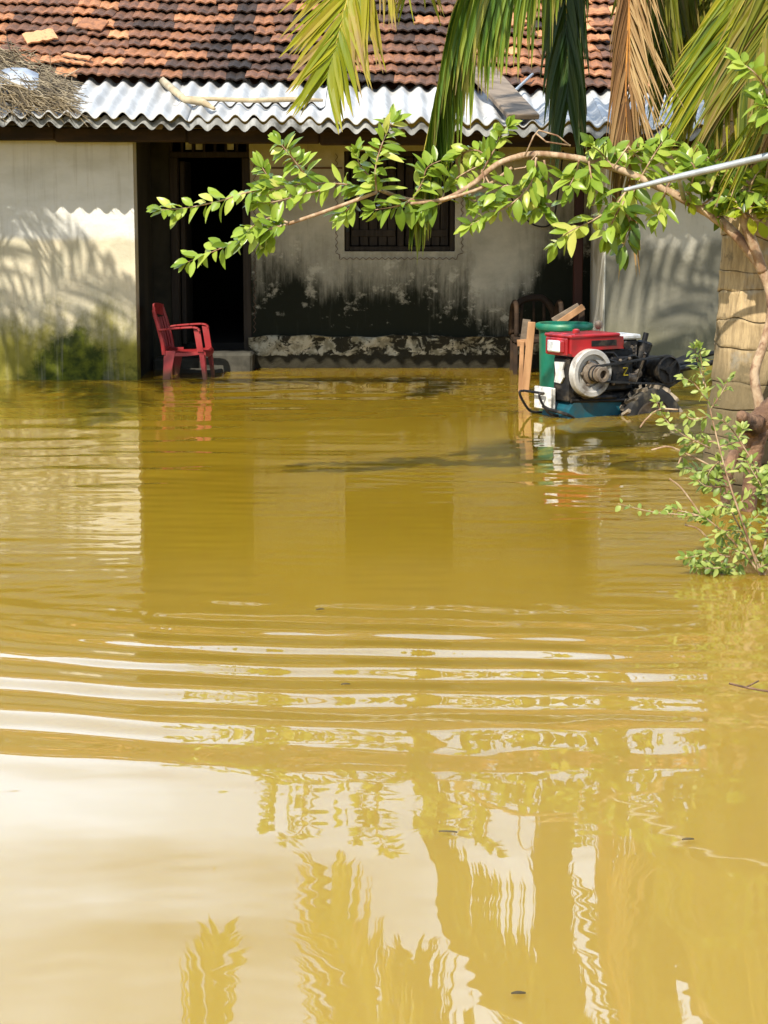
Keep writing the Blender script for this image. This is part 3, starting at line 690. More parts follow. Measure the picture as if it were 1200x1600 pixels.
# ------------------------------------------------------------------ clutter at the right of the veranda
YW = 14.75
bc = P(881, 560, YW); bn = thing('plastic_bin', (bc.x, YW, -.3), 'tall green plastic bin standing in water behind the two wheel tractor', 'bin')
ztop = P(881, 507, YW).z; Mt = Matrix.Translation((bc.x, YW, 0)); r0 = .203
m = MB(); m.lathe([(.165, -.30), (.175, -.29), (r0-.010, ztop-.06), (r0-.004, ztop-.03), (r0-.022, ztop-.032), (.155, -.27), (0.0, -.27)], 36, Mt); m.build('body', M_bin, bn, smooth=True, sharp=40)
m = MB(); m.lathe([(r0-.014, ztop-.036), (r0+.010, ztop-.036), (r0+.020, ztop-.018), (r0+.018, ztop+.006), (r0+.004, ztop+.014), (r0-.014, ztop+.010), (r0-.014, ztop-.036)], 36, Mt); m.build('rim', M_bin, bn, smooth=True, sharp=60)
m = MB(); m.beam(P(831, 503, 14.9), P(818, 640, 14.9), .058, .028, up=Vector((0,1,0)), bev=.004)
tag(m.build('long_plank', M_rawwood), 'long raw orange plank leaning against the green bin', 'plank')
m = MB(); m.beam(P(816, 533, 14.97), P(812, 640, 14.97), .034, .026, up=Vector((0,1,0)), bev=.004); m.beam(P(808, 536, 14.99), P(832, 534, 14.99), .05, .02, up=Vector((0,1,0)))
tag(m.build('short_plank', M_rawwood), 'short narrow raw plank beside the long leaning one', 'plank')
m = MB(); m.beam(P(823, 499, 15.05), P(817, 545, 15.05), .06, .025, up=Vector((0,1,0)))
tag(m.build('brown_board', M_greywood), 'old brown board end standing behind the long orange plank', 'board')
rk = thing('wooden_rack', Wt(789, 573), 'low wooden rack with a stake and rail by the veranda ledge', 'rack'); yk = Wt(789, 573).y
m = MB(); m.beam(P(788, 640, yk), P(789, 492, yk), .042, .04, up=Vector((0,1,0)), bev=.004); m.build('stake', M_greywood, rk)
m = MB(); m.beam(P(870, 640, yk), P(870, 512, yk), .04, .04, up=Vector((0,1,0)), bev=.004); m.build('stake', M_greywood, rk)
m = MB(); m.beam(P(792, 528, yk+.05), P(872, 530, yk+.05), .05, .03, up=Vector((0,1,0)), bev=.004); m.build('rail', M_greywood, rk)
# dark carved settee back behind the bin
yv = YB-.32; st = thing('wooden_settee', (P(840, 500, yv).x, yv, -.2), 'dark brown wooden settee with an arched back in the veranda corner', 'settee')
m = MB(); m.tube(smooth_path([P(*q, yv) for q in ((800, 520), (803, 488), (815, 470), (840, 465), (852, 470), (864, 488), (866, 520))]), [.03]*49, 8)
m.tube([P(812, 520, yv), P(816, 476, yv)], .015, 6); m.tube([P(834, 520, yv), P(834, 468, yv)], .012, 6); m.tube([P(850, 520, yv), P(850, 474, yv)], .015, 6); m.build('backrest', M_darkwood, st, smooth=True)
for px in (798, 868):
    m = MB(); m.tube(smooth_path([P(px, 522, yv), P(px+2, 484, yv-.08), P(px+6, 472, yv-.2), P(px+9, 482, yv-.34), P(px+9, 525, yv-.36)]), .022, 8); m.build('armrest', M_darkwood, st, smooth=True)
m = MB(); a = P(798, 522, yv); c = P(872, 522, yv); m.box((a.x, yv-.42, a.z-.05), (c.x, yv+.03, a.z), bev=.01); m.build('seat', M_darkwood, st)
for px in (801, 869):
    for dy in (-.38, 0):
        m = MB(); a = P(px, 522, yv); m.box((a.x-.02, yv+dy-.02, -.3), (a.x+.02, yv+dy+.02, a.z-.052), bev=.004); m.build('leg', M_darkwood, st)
m = MB(); a = P(829, 494, yv-.2); m.lathe([(.0, 0), (.02, 0), (.026, .075), (.024, .075), (.0, .01)], 14, Matrix.Translation((a.x, yv-.2, P(798, 522, yv).z+.001)) )
m.v = [(x, y, z+.0) for x, y, z in m.v]
tag(m.build('white_cup', M_white, smooth=True, sharp=40), 'small white cup standing on the dark settee', 'cup')
m = MB(); m.beam(P(872, 506, 15.2), P(912, 479, 15.2), .05, .025, up=Vector((0,1,0)), bev=.003)
tag(m.build('leaning_board', M_rawwood), 'pale orange board slanting up behind the green bin', 'board')
m = MB(); m.beam(P(864, 502, 15.35), P(905, 478, 15.35), .055, .03, up=Vector((0,1,0)), bev=.003)
tag(m.build('leaning_board', M_greywood), 'dark grey board slanting up just behind the pale one', 'board')
m = MB(); m.beam(P(909, 478, 15.3), P(907, 600, 15.3), .045, .03, up=Vector((0,1,0)), bev=.003)
tag(m.build('short_post', M_darkwood), 'short dark post holding the slanting boards behind the bin', 'post')

# ------------------------------------------------------------------ two wheel tractor (local: x forward, y towards the flywheel side)
fc = P(923, 583, 13.15); TR = thing('two_wheel_tractor', (0, 0, 0), 'half submerged two wheel tractor with red hood, grey flywheel and lugged tyres', 'tractor')
ang = math.atan2(-.53, -.85); Rz = Matrix.Rotation(ang, 4, 'Z'); off = Rz @ Vector((0, .27, 0))
TR.location = (fc.x-off.x, fc.y-off.y, -.3); TR.rotation_euler = (0, 0, ang); TM = Matrix.Translation((fc.x-off.x, fc.y-off.y, 0)) @ Rz
ZF = fc.z
def tb_(m, name, mat, parent=None, smooth=False, sharp=40):
    m.v = [tuple(TM @ Vector(v)) for v in m.v]; return m.build(name, mat, parent or TR, smooth=smooth, sharp=sharp if smooth else None)
AX = Matrix.Rotation(R(-90), 4, 'X')                                    # lathe axis z -> +y
def disc(prof, c, n=36): m = MB(); m.lathe(prof, n, Matrix.Translation(c) @ AX); return m
h0, h1 = ZF+.105, ZF+.275
m = MB()                                                               # hood: sloping nose, lip over the headlight panel
m.prism([(.135, h0+.01), (.15, h0+.03), (.15, h1-.03), (.12, h1-.005), (-.30, h1-.035), (-.31, h0+.05), (.03, h0+.05), (.05, h0+.0)], -.04, .245)
m.box((-.27, -.05, h1-.034), (.165, .255, h1-.010), bev=.008)
hood = tb_(m, 'hood', M_red)
m = MB(); m.box((.1515, -.03, h0+.015), (.168, .215, h1-.035), bev=.01); m.box((.158, -.005, h0+.03), (.1825, .19, h1-.05), bev=.012); tb_(m, 'headlight_panel', M_red, hood)
m = MB(); m.box((.178, .025, h0+.036), (.196, .165, h1-.054), bev=.012); o = tb_(m, 'headlight', M_lens)
m = disc([(.0, 0), (.02, 0), (.022, .02), (.0, .025)], (-.02, .12, h1)); m = MB(); m.lathe([(.025, -.012), (.025, .012), (.012, .018), (0, .018)], 14, Matrix.Translation((-.0, .10, h1))); tb_(m, 'cap', M_red, hood, True)
m = MB(); m.box((-.50, -.03, h1-.065), (-.275, .20, h1-.030), bev=.010); tb_(m, 'tank_lid', M_white)
m = MB(); m.tube([(-.25, .02, h1-.04), (-.26, .02, h1+.01)], .012, 8); m.lathe([(0, -.032), (.022, -.024), (.032, 0), (.022, .024), (0, .032)], 12, Matrix.Translation((-.26, .02, h1+.032))); tb_(m, 'filler_knob', M_hub, None, True, 60)
m = MB()                                                               # engine block, ribs and boxes
m.box((-.42, -.02, ZF-.14), (.10, .215, h0+.048), bev=.012); m.box((-.48, -.05, ZF+.02), (-.27, .19, h1-.066), bev=.012)
m.box((.04, .03, ZF-.20), (.14, .20, h0-.002), bev=.01); m.box((-.36, .216, ZF-.10), (-.20, .25, ZF+.10), bev=.01)
for k in range(6): m.box((-.44, -.02, ZF+.04+k*.025), (-.425+.0, .21, ZF+.05+k*.025))
m.tube([(-.10, .22, h0+.03), (-.22, .235, h0+.02), (-.30, .235, ZF+.05)], .012, 6); m.tube([(-.33, .23, h0+.07), (-.33, .255, h0+.07)], .03, 12)
m.tube([(.1, .215, ZF-.12), (.02, .235, ZF-.17), (-.25, .235, ZF-.18)], .014, 6)
tb_(m, 'engine_block', M_eng)
m = MB(); a = [(.142, .06, ZF+.07), (.142, .17, ZF+.075), (.142, .15, ZF+.02), (.142, .165, ZF-.03), (.142, .13, ZF-.075), (.142, .06, ZF-.07), (.142, .075, ZF-.01)]
m.add(a + [(x+.012, y, z) for x, y, z in a], [tuple(range(7)), tuple(range(7, 14))[::-1]] + [(i, (i+1) % 7, (i+1) % 7+7, i+7) for i in range(7)]); tb_(m, 'radiator_cover', M_white)
fw = disc([(.0, -.035), (.155, -.035), (.166, -.028), (.166, .020), (.159, .028), (.131, .028), (.125, .010), (.094, .006), (.090, -.010), (.06, -.006), (.05, .004), (.0, .004)], (0, .27, ZF), 48); fo = tb_(fw, 'flywheel', M_steel, None, True, 30)
hb = disc([(.075, -.008), (.072, .02), (.05, .03), (.048, .085), (.052, .087), (.052, .102), (.040, .104), (.040, .125), (.052, .127), (.052, .14), (.03, .142), (.03, .10), (.0, .10)], (0, .27, ZF), 28); tb_(hb, 'hub', M_hub, fo, True, 30)
for k in range(5):
    m = MB(); a = k*2*math.pi/5; m.lathe([(.011, 0), (.011, .016), (0, .018)], 8, Matrix.Translation((.082*math.cos(a), .27, ZF+.082*math.sin(a))) @ AX); tb_(m, 'bolt', M_hub, fo)
m = MB(); m.tube(smooth_path([(-.05, .25, h0+.02), (-.16, .262, h0-.02), (-.27, .258, ZF+.06), (-.38, .235, ZF+.10), (-.47, .20, ZF+.08)]), .009, 7); m.tube(smooth_path([(.11, .205, ZF+.08), (.06, .23, ZF+.0), (.07, .225, ZF-.12), (.0, .22, ZF-.16)]), .008, 7); tb_(m, 'fuel_hose', M_cable, None, True)
for x_, z_ in ((-.27, ZF+.075), (-.21, ZF-.085), (-.35, ZF-.085), (-.35, ZF+.085)):
    m = MB(); m.lathe([(.011, 0), (.011, .012), (.006, .014), (0, .014)], 6, Matrix.Translation((x_, .25, z_)) @ AX); tb_(m, 'bolt', M_hub)
m = MB(); m.box((-.46, .192, ZF+.09), (-.34, .20, ZF+.17), bev=.006); tb_(m, 'cover_plate', M_hub)
m = MB(); m.box((-.02, .2455, h0+.075), (-.24, .249, h0+.115), bev=.002); tb_(m, 'side_vent', M_eng, hood)
m = MB(); m.tube([(-.44, .21, ZF-.10), (-.47, .24, ZF+.02), (-.49, .25, ZF+.10)], .009, 7); m.lathe([(0, -.016), (.014, 0), (0, .016)], 10, Matrix.Translation((-.49, .25, ZF+.11))); tb_(m, 'lever', M_hub, None, True)
# air cleaner and exhaust stack
m = MB(); m.tube([(-.50, .14, ZF+.0), (-.52, .14, ZF+.05), (-.575, .14, ZF+.17)], [.05, .058, .058], 16); m.tube([(-.575, .14, ZF+.17), (-.58, .14, ZF+.185)], [.062, .05], 16); m.tube([(-.575, .135, ZF+.18), (-.595, .135, ZF+.245)], .020, 10); tb_(m, 'air_cleaner', M_eng, None, True)
m = MB(); m.tube([(-.30, .20, ZF-.03), (-.42, .20, ZF-.06), (-.50, .17, ZF-.03)], .035, 10); tb_(m, 'exhaust_pipe', M_hub, None, True)
# drive pulley, belts, gearbox
pc = (-.68, .27, ZF-.01); RP = .098
m = disc([(.0, -.24), (.085, -.24), (.092, -.20), (.092, -.03), (.102, -.02), (.102, .02), (.092, .024), (.088, .008), (.03, .008), (.026, .024), (0, .026)], pc, 32)
for k in range(3):
    a = k*2*math.pi/3+.3; m.beam((pc[0]+.02*math.cos(a), pc[1]+.014, pc[2]+.02*math.sin(a)), (pc[0]+.09*math.cos(a), pc[1]+.014, pc[2]+.09*math.sin(a)), .02, .02)
tb_(m, 'drive_pulley', M_eng, None, True, 35)
for yy, nm in ((.315, 0), (.355, 1)):
    m = MB(); ys_ = .27+.03; pts = []
    m.beam((0, yy, ZF+.050), (pc[0], .255+nm*.02, pc[2]+RP+.004), .014, .011); m.beam((0, yy, ZF-.050), (pc[0], .255+nm*.02, pc[2]-RP-.004), .014, .011)
    for c, r_, a0, a1, y2 in (((0, ZF), .052, 90, -90, yy), ((pc[0], pc[2]), RP+.004, 90, 270, .255+nm*.02)):
        arc = [(c[0]+r_*math.cos(R(a0+(a1-a0)*k/10)), y2, c[1]+r_*math.sin(R(a0+(a1-a0)*k/10))) for k in range(11)]
        m.tube(arc, .006, 6)
    tb_(m, 'belt', M_cable)
m = MB(); m.prism([(-.40, ZF-.06), (-.43, ZF-.20), (-.48, ZF-.36), (-.62, ZF-.36), (-.70, ZF-.20), (-.92, ZF-.10), (-.92, ZF-.04), (-.76, ZF-.05), (-.60, ZF-.08)], -.02, .16); m.box((-.62, .02, ZF-.08), (-.54, .14, ZF+.02), bev=.012); m.tube([(-.56, .15, ZF-.02), (-.56, .15, ZF+.04)], [.016, .02], 10); m.lathe([(0, 0), (.026, .01), (.026, .03), (0, .042)], 12, Matrix.Translation((-.56, .15, ZF+.03))); tb_(m, 'gearbox', M_eng)
m = MB(); m.prism([(.16, -.05), (.10, -.11), (-.52, -.11), (-.52, .06), (-.40, .09), (.10, .105), (.14, .06)], -.08, .22); tb_(m, 'chassis', M_teal)
m = MB(); m.prism([(-.32, .115), (-.40, .18), (-.62, .06), (-.55, -.05), (-.30, -.05)], .06, .23); m.box((-.45, -.10, .107), (.12, .20, .15), bev=.01); m.tube([(.12, .21, .12), (-.4, .235, .10)], .015, 6); tb_(m, 'frame', M_eng)
m = MB(); m.box((.19, -.09, .05), (.215, .10, .205), bev=.006); m.box((.165, -.085, .055), (.188, .095, .20), bev=.004); tb_(m, 'number_plate', plain('scratched white plate', (.74,.73,.70), (.60,.58,.55), 30, .6, bump=0, dirt=(.22,.21,.19)))
m = MB()
for y in (-.17, .06): m.tube(smooth_path([(.10, y+.06, .01), (.20, y+.03, .02), (.255, y+.01, .09), (.28, y, .155), (.245, y+.005, .165)]), .009, 8)
m.tube([(.245, -.165, .165), (.245, .065, .165)], .009, 8); m.tube([(.02, .2, -.03), (.16, .22, .03), (.22, .07, .06), (.25, .06, .08)], .012, 8); tb_(m, 'bumper', M_eng, None, True)
m = MB(); gx_, gz_ = -.30, ZF-.03
for (a_, c_) in (((0, .05), (-.035, .05)), ((-.035, .05), (0, .0)), ((0, 0), (-.04, 0))): m.beam((gx_+a_[0], .2535, gz_+a_[1]), (gx_+c_[0], .2535, gz_+c_[1]), .006, .010, up=Vector((0,1,0)))
tb_(m, 'painted_mark', plain('yellow paint', (.55,.42,.03), (.5,.38,.03), 9, .5, bump=0))
for s, nm in ((-.08, 0), (.17, 1)):
    m = MB(); m.tube([(-.55, s, ZF-.10), (-.80, s, ZF-.03), (-1.05, s, ZF+.0), (-1.45, s*1.5, ZF+.05), (-1.62, s*1.7, ZF+.06)], [.026, .026, .022, .018, .018], 8); tb_(m, 'handlebar', M_eng, None, True)
m = MB(); m.beam((-.74, .05, ZF-.06), (-1.15, .05, ZF+.05), .16, .05, bev=.008); tb_(m, 'tool_tray', M_eng)
def tyre(cx, cy, cz, rad=.265, wid=.13):
    w = disc([(rad*.62, -wid*.42), (rad*.80, -wid*.5), (rad*.90, -wid*.46), (rad*.93, -wid*.3), (rad*.94, wid*.3), (rad*.90, wid*.46), (rad*.80, wid*.5), (rad*.62, wid*.42), (rad*.58, wid*.2), (rad*.58, -wid*.2), (rad*.62, -wid*.42)], (cx, cy, cz), 40)
    wo_ = tb_(w, 'tyre', M_rub, None, True, 50)
    m = MB(); nl = 15
    for k in range(nl):
        for s in (-1, 1):
            a0 = 2*math.pi*(k + (.5 if s > 0 else 0))/nl; vv = []
            for (da, yy, r_) in ((0, s*wid*.02, 0), (.20, s*wid*.50, 0)):
                for dd in (-.045, .045):
                    for rr_ in (rad*.90, rad*1.05 - (.012 if yy*s > .04 else 0)):
                        a = a0 + da + dd; vv.append((cx + rr_*math.cos(a), cy + yy, cz + rr_*math.sin(a)))
            m.add(vv, [(0,1,3,2), (4,6,7,5), (0,4,5,1), (2,3,7,6), (1,5,7,3), (0,2,6,4)])
    tb_(m, 'lug', M_mud, wo_)
    r_ = disc([(rad*.60, -wid*.3), (rad*.60, wid*.36), (rad*.55, wid*.36), (rad*.52, wid*.05), (rad*.2, wid*.0), (rad*.18, wid*.2), (0, wid*.2)], (cx, cy, cz), 32); tb_(r_, 'rim', M_hub, wo_, True, 35)
tyre(-.545, .245, -.065); tyre(-.545, -.36, -.065)

# ------------------------------------------------------------------ palms
rf = random.Random(21)
def frond(pts, parent, leaf, mid, L, n, spread, N, droop, wid=.03, base=.12, tip=1.0, t0=.12, tones=(.2,.7), sides=(1,1), fall=.5, rr=.016, jit=.10, tipdry=True, curl=0.0, seed=None, prof=None, hang=0.0):
    """leaflets along a midrib; spread = angle from the midrib, droop = how far they turn to hang"""
    rd = random.Random(seed if seed is not None else rf.randint(0, 99999))
    C = smooth_path(pts, 10); m_ = len(C); mb = MB(); down = Vector((0, 0, -1)); N = Vector(N).normalized()
    seg = [0.0]
    for a, c in zip(C[:-1], C[1:]): seg.append(seg[-1] + (c-a).length)
    tot = seg[-1]
    def at(t):
        d = t*tot; i = min(max(k for k in range(m_) if seg[k] <= d + 1e-9), m_-2)
        u = (d-seg[i])/max(1e-9, seg[i+1]-seg[i]); return C[i].lerp(C[i+1], u), (C[i+1]-C[i]).normalized()
    for k in range(n):
        t = t0 + (1-t0)*(k+.5)/n
        for si, s in enumerate((-1, 1)):
            if rd.random() > sides[si]: continue
            p, T = at(min(.999, t + rd.uniform(-.3, .3)/n)); S = T.cross(N)
            if S.length < 1e-3: continue
            S.normalize(); Nn = S.cross(T)
            a = R(spread)*(1 - .45*t) * rd.uniform(.72, 1.3)
            ln = L * (prof(t) if prof else (.55 + .45*math.sin(min(1, (t-t0)/(.55))*math.pi/2)) * (1 - fall*max(0, (t-.55)/.45)**1.3)) * (rd.uniform(.85, 1.12) if rd.random() > .12 else rd.uniform(.4, .8))
            d = (T*math.cos(a) + S*s*math.sin(a) + Nn*rd.uniform(-jit, jit*1.2)).normalized()
            if hang: d = (d*(1-hang) + (down + S*s*.10)*hang).normalized()
            w = wid * rd.uniform(.5, 1.0); nseg = 6; q = p.copy(); vv = []; tt = []; tone = rd.uniform(*tones); tw = rd.uniform(-.5, .5)
            for j in range(nseg+1):
                u = j/nseg; dd = (d*(1-droop*u) + down*droop*u*1.0 + S*s*curl*u).normalized()
                ws = w*(.45, .95, 1.0, .88, .66, .38, .06)[j]
                side = dd.cross(Nn); side = side.normalized() if side.length > 1e-3 else T
                up = side.cross(dd); side2 = (side*math.cos(tw*u) + up*math.sin(tw*u)); up2 = side2.cross(dd)
                vv += [q - side2*ws*.5 + up2*ws*.22, q, q + side2*ws*.5 + up2*ws*.22]
                tv = tone + (.22*u if tipdry else .1*u); tv = 1.0 if (tipdry and u > .9 and rd.random() < .7) else min(.93, tv)
                tt += [tv, tv+.05, tv]; q = q + dd*(ln/nseg)
            ff = []
            for j in range(nseg):
                b0 = j*3; ff += [(b0, b0+1, b0+4, b0+3), (b0+1, b0+2, b0+5, b0+4)]
            mb.add(vv, ff, tt)
    fo_ = mb.build('frond', leaf, parent)
    m2 = MB(); m2.tube(C, [rr*(1-.85*i/(m_-1))*(1.6 if i < 6 else 1) for i in range(m_)], 6); m2.build('midrib', mid, fo_, smooth=True)
    return fo_
def palm_trunk(axis, rads, parent, ring=.115, flare=True, seed=1, scars=True):
    rd = random.Random(seed); C = smooth_path(axis, 60); seg = [0.0]
    for a, c in zip(C[:-1], C[1:]): seg.append(seg[-1] + (c-a).length)
    L = seg[-1]; mb = MB(); n = 56; vv = []; tt = []; ff = []; rows = 0; d = 0.0; Rd = lambda d_: float(np.interp(d_/L, [0, .12, .3, 1], rads))
    rings = []
    while d < L: step = ring*rd.uniform(.75, 1.3); rings.append((d, min(L, d+step), rd.uniform(-.02, .02), rd.uniform(0, 6.28))); d += step
    bd = [(rd.uniform(-.028, .028), rd.uniform(0, 6.28), rd.uniform(.004, .012), rd.uniform(0, 6.28), rd.uniform(.5, 1.5)) for _ in range(len(rings)+1)]
    def lift(i, an):
        tl, ph, w_, p2, _ = bd[i]; return tl*math.cos(an-ph) + w_*math.sin(4*an+p2) + .5*w_*math.sin(9*an+p2*2)
    for q_, (a, c, tl, ph) in enumerate(rings):
        dep = bd[q_+1][4]
        for u in (0.0, .10, .3, .6, .84, .93, .975):
            dd = a + (c-a)*u; i = min(max(0, int(np.searchsorted(seg, dd))-1), len(C)-2); w = (dd-seg[i])/max(1e-9, seg[i+1]-seg[i]); p = C[i].lerp(C[i+1], min(1, max(0, w)))
            f_ = {0.0: 1.012, .10: 1.014, .3: 1.004, .6: .996, .84: 1.0, .93: 1.006, .975: 1-.016*dep}[u]
            for k in range(n):
                an = 2*math.pi*k/n; rr_ = Rd(dd)*f_*(1 + .010*math.sin(3*an+ph) + .006*math.sin(11*an+2*ph) + rd.uniform(-.005, .005))
                lz = lift(q_, an)*(1-u) + lift(q_+1, an)*u
                vv.append(p + Vector((rr_*math.cos(an), rr_*math.sin(an), lz)))
                tt.append({0.0: .62, .10: .25, .3: .2, .6: .25, .84: .2, .93: .3, .975: .80+.12*dep+rd.uniform(-.2,.05)}[u] if scars else .3)
            rows += 1
    for j in range(rows-1):
        for k in range(n): ff.append((j*n+k, j*n+(k+1) % n, (j+1)*n+(k+1) % n, (j+1)*n+k))
    ff.append(tuple(range((rows-1)*n, rows*n))); mb.add(vv, ff, tt); return mb.build('trunk', M_trunk, parent, smooth=True, sharp=60)

YPm = 9.95; tbase = P(1192, 770, YPm); palm = thing('coconut_palm', (tbase.x, YPm, -.3), 'stout ringed coconut palm with hanging fronds at the right edge', 'palm')
top = P(1190, -150, YPm+.15)
palm_trunk([(tbase.x, YPm, -.3), P(1190, 700, YPm), P(1196, 560, YPm), P(1202, 430, YPm), P(1204, 250, YPm+.02), top], (.335, .31, .262, .215), palm, .125, seed=4)
Cc = top + Vector((0, 0, .1))
Q = lambda L_: [P(*q) for q in L_]
facing = (-.35, -1, .35)
# frond hanging over the middle of the roof
frond([Cc] + Q([(1020, -420, 9.6), (840, -440, 9.4), (690, -300, 9.4), (590, -140, 9.45), (549, -20, 9.5), (530, 50, 9.5), (514, 116, 9.5)]), palm, M_frond, M_rachis, .78, 120, 52, facing, .16, .046, t0=.28, tones=(.35,.85), fall=.62, jit=.10, seed=3)
frond([Cc] + Q([(1010, -360, 9.8), (900, -390, 9.8), (770, -340, 9.8), (690, -220, 9.8), (655, -110, 9.8), (652, -60, 9.8)]), palm, M_frond, M_rachis, .56, 80, 44, facing, .45, .034, t0=.25, tones=(.2,.8), fall=.4, jit=.10, seed=33)
# long frond whose leaflets all hang on one side
frond([Cc] + Q([(1030, -300, 9.7), (930, -260, 9.7), (850, -130, 9.7), (775, -75, 9.7), (714, 5, 9.7), (690, 110, 9.7), (670, 205, 9.7), (656, 265, 9.72), (648, 300, 9.72)]), palm, M_frondg, M_rachis, .76, 150, 40, (.75, -.6, .3), .9, .046, t0=.28, tones=(.05,.75), fall=.55, jit=.05, sides=(1, .6), seed=8, hang=.72)
# frond with the shade of those above put into its leaflet colour
frond([Cc] + Q([(1060, -330, 10.2), (950, -300, 10.3), (897, -150, 10.3), (886, -20, 10.3), (886, 60, 10.3), (888, 150, 10.3)]), palm, M_frondshade, M_rachis, .62, 120, 36, facing, .80, .044, t0=.30, tones=(.0,.75), fall=.30, jit=.15, seed=5, hang=.45)
# dead brown fronds
frond([Cc] + Q([(1090, -220, 9.8), (1020, -190, 9.8), (990, -60, 9.8), (982, 40, 9.8), (978, 140, 9.8), (980, 235, 9.8)]), palm, M_dry, M_rachisd, .56, 110, 24, facing, .7, .022, t0=.38, tones=(.0,.5), hang=.4, fall=.2, jit=.12, tipdry=False, rr=.016, seed=6, sides=(.25,1))
frond([Cc] + Q([(1080, -210, 9.75), (1010, -150, 9.75), (985, -30, 9.75), (984, 40, 9.75), (984, 130, 9.75)]), palm, M_dry, M_rachisd, .72, 46, 34, facing, .10, .013, t0=.45, tones=(.45,1.), fall=.35, jit=.05, tipdry=False, rr=.010, seed=26, sides=(1,0))
frond([Cc] + Q([(1100, -200, 9.9), (1030, -140, 9.9), (1003, 10, 9.9), (990, 130, 9.9), (984, 250, 9.9), (984, 345, 9.9)]), palm, M_dry, M_rachisd, .42, 30, 24, facing, .75, .016, t0=.45, tones=(.0,.8), fall=.2, jit=.15, tipdry=False, rr=.012, seed=16)
# olive and yellow fronds at the right
frond([Cc] + Q([(1140, -260, 10.3), (1090, -220, 10.4), (1062, -100, 10.4), (1052, 0, 10.4), (1052, 80, 10.4)]), palm, M_frondo, M_rachis, .60, 110, 36, facing, .60, .046, t0=.3, tones=(.0,.8), fall=.30, seed=7, hang=.3)
frond([Cc] + Q([(1120, -260, 10.1), (1060, -230, 10.1), (1030, -140, 10.1), (1022, -60, 10.1), (1028, 20, 10.1)]), palm, M_frondo, M_rachis, .62, 100, 36, facing, .55, .044, t0=.3, tones=(.0,.7), hang=.3, fall=.30, seed=27)
frond([Cc] + Q([(1270, -330, 9.5), (1310, -220, 9.3), (1300, -60, 9.3), (1260, 80, 9.3), (1215, 180, 9.35)]), palm, M_frond, M_rachis, .74, 130, 38, (.5, -1, .2), .55, .038, t0=.18, tones=(.0,.9), fall=.3, seed=9)
frond([Cc] + Q([(1230, -300, 9.6), (1250, -200, 9.55), (1232, -60, 9.5), (1195, 50, 9.5), (1160, 140, 9.5)]), palm, M_frondo, M_rachis, .66, 120, 34, facing, .45, .038, t0=.22, tones=(.15,1), fall=.3, seed=10)
frond([Cc] + Q([(1210, -260, 9.65), (1215, -180, 9.65), (1190, -60, 9.65), (1150, 30, 9.65), (1112, 130, 9.65)]), palm, M_frond, M_rachis, .62, 110, 34, facing, .35, .036, t0=.25, tones=(.0,.75), fall=.3, seed=30)
frond([Cc] + Q([(1250, -200, 9.45), (1275, -40, 9.4), (1250, 110, 9.4), (1205, 220, 9.42)]), palm, M_dry, M_rachisd, .55, 54, 26, facing, .45, .018, t0=.25, tones=(.2,.9), fall=.3, tipdry=False, seed=12)
frond([Cc] + Q([(1160, -120, 10.25), (1150, 40, 10.3), (1148, 170, 10.3), (1146, 280, 10.3)]), palm, M_dry, M_rachisd, .42, 44, 26, facing, .7, .02, t0=.3, tones=(.1,.8), fall=.3, tipdry=False, seed=13)
frond([Cc] + Q([(1235, -60, 10.2), (1250, 100, 10.25), (1235, 230, 10.25), (1215, 330, 10.25)]), palm, M_dry, M_rachisd, .42, 40, 26, facing, .7, .02, t0=.3, tones=(.1,.8), fall=.3, tipdry=False, seed=14)
frond([Cc] + Q([(1290, -220, 9.7), (1310, -90, 9.68), (1270, 60, 9.68), (1215, 160, 9.68), (1175, 215, 9.68)]), palm, M_frond, M_rachis, .52, 90, 34, facing, .45, .026, t0=.2, tones=(.0,.85), fall=.3, seed=41)
frond([Cc] + Q([(1180, -160, 10.3), (1130, -80, 10.35), (1108, 30, 10.35), (1100, 130, 10.35)]), palm, M_frondo, M_rachis, .56, 110, 34, facing, .6, .040, t0=.25, tones=(.0,.8), fall=.3, seed=42)
# upper fronds of the crown, above the picture
def arc_frond(c, az, L, lift, drop, parent, leaf=M_frond, mid=M_rachis, n=56, ll=.75, tones=(.1,.75), wid=.034, droop=.55):
    d = Vector((math.cos(R(az)), math.sin(R(az)), 0)); pts = [c + d*(L*u) + Vector((0, 0, lift*math.sin(u*2.2) - drop*u**2.4)) for u in (0, .2, .4, .6, .8, .95)]
    return frond(pts, parent, leaf, mid, ll, n, 58, (0, 0, 1), droop, wid, t0=.18, tones=tones, fall=.5)
for az, L, lf, dp in ((20, 2.8, 1.2, 1.5), (-5, 2.2, 1.0, 2.2), (42, 2.4, .9, 2.2), (0, 2.8, 1.7, 1.0), (65, 2.8, 1.4, 1.3), (100, 2.6, 1.5, 1.2), (140, 2.8, 1.6, 1.2), (172, 2.6, 1.7, 1.1), (-60, 2.4, 1.6, 1.2), (-25, 2.6, 1.3, 1.5)):
    arc_frond(Cc, az, L, lf, dp, palm)
m = MB()
for k in range(9):
    a = 2*math.pi*k/9; m.tube([Cc + Vector((.16*math.cos(a), .16*math.sin(a), -.35)), Cc + Vector((.10*math.cos(a), .10*math.sin(a), .05)), Cc + Vector((.2*math.cos(a), .2*math.sin(a), .45))], [.09, .05, .02], 6)
m.build('crownshaft', M_bark, palm, smooth=True)
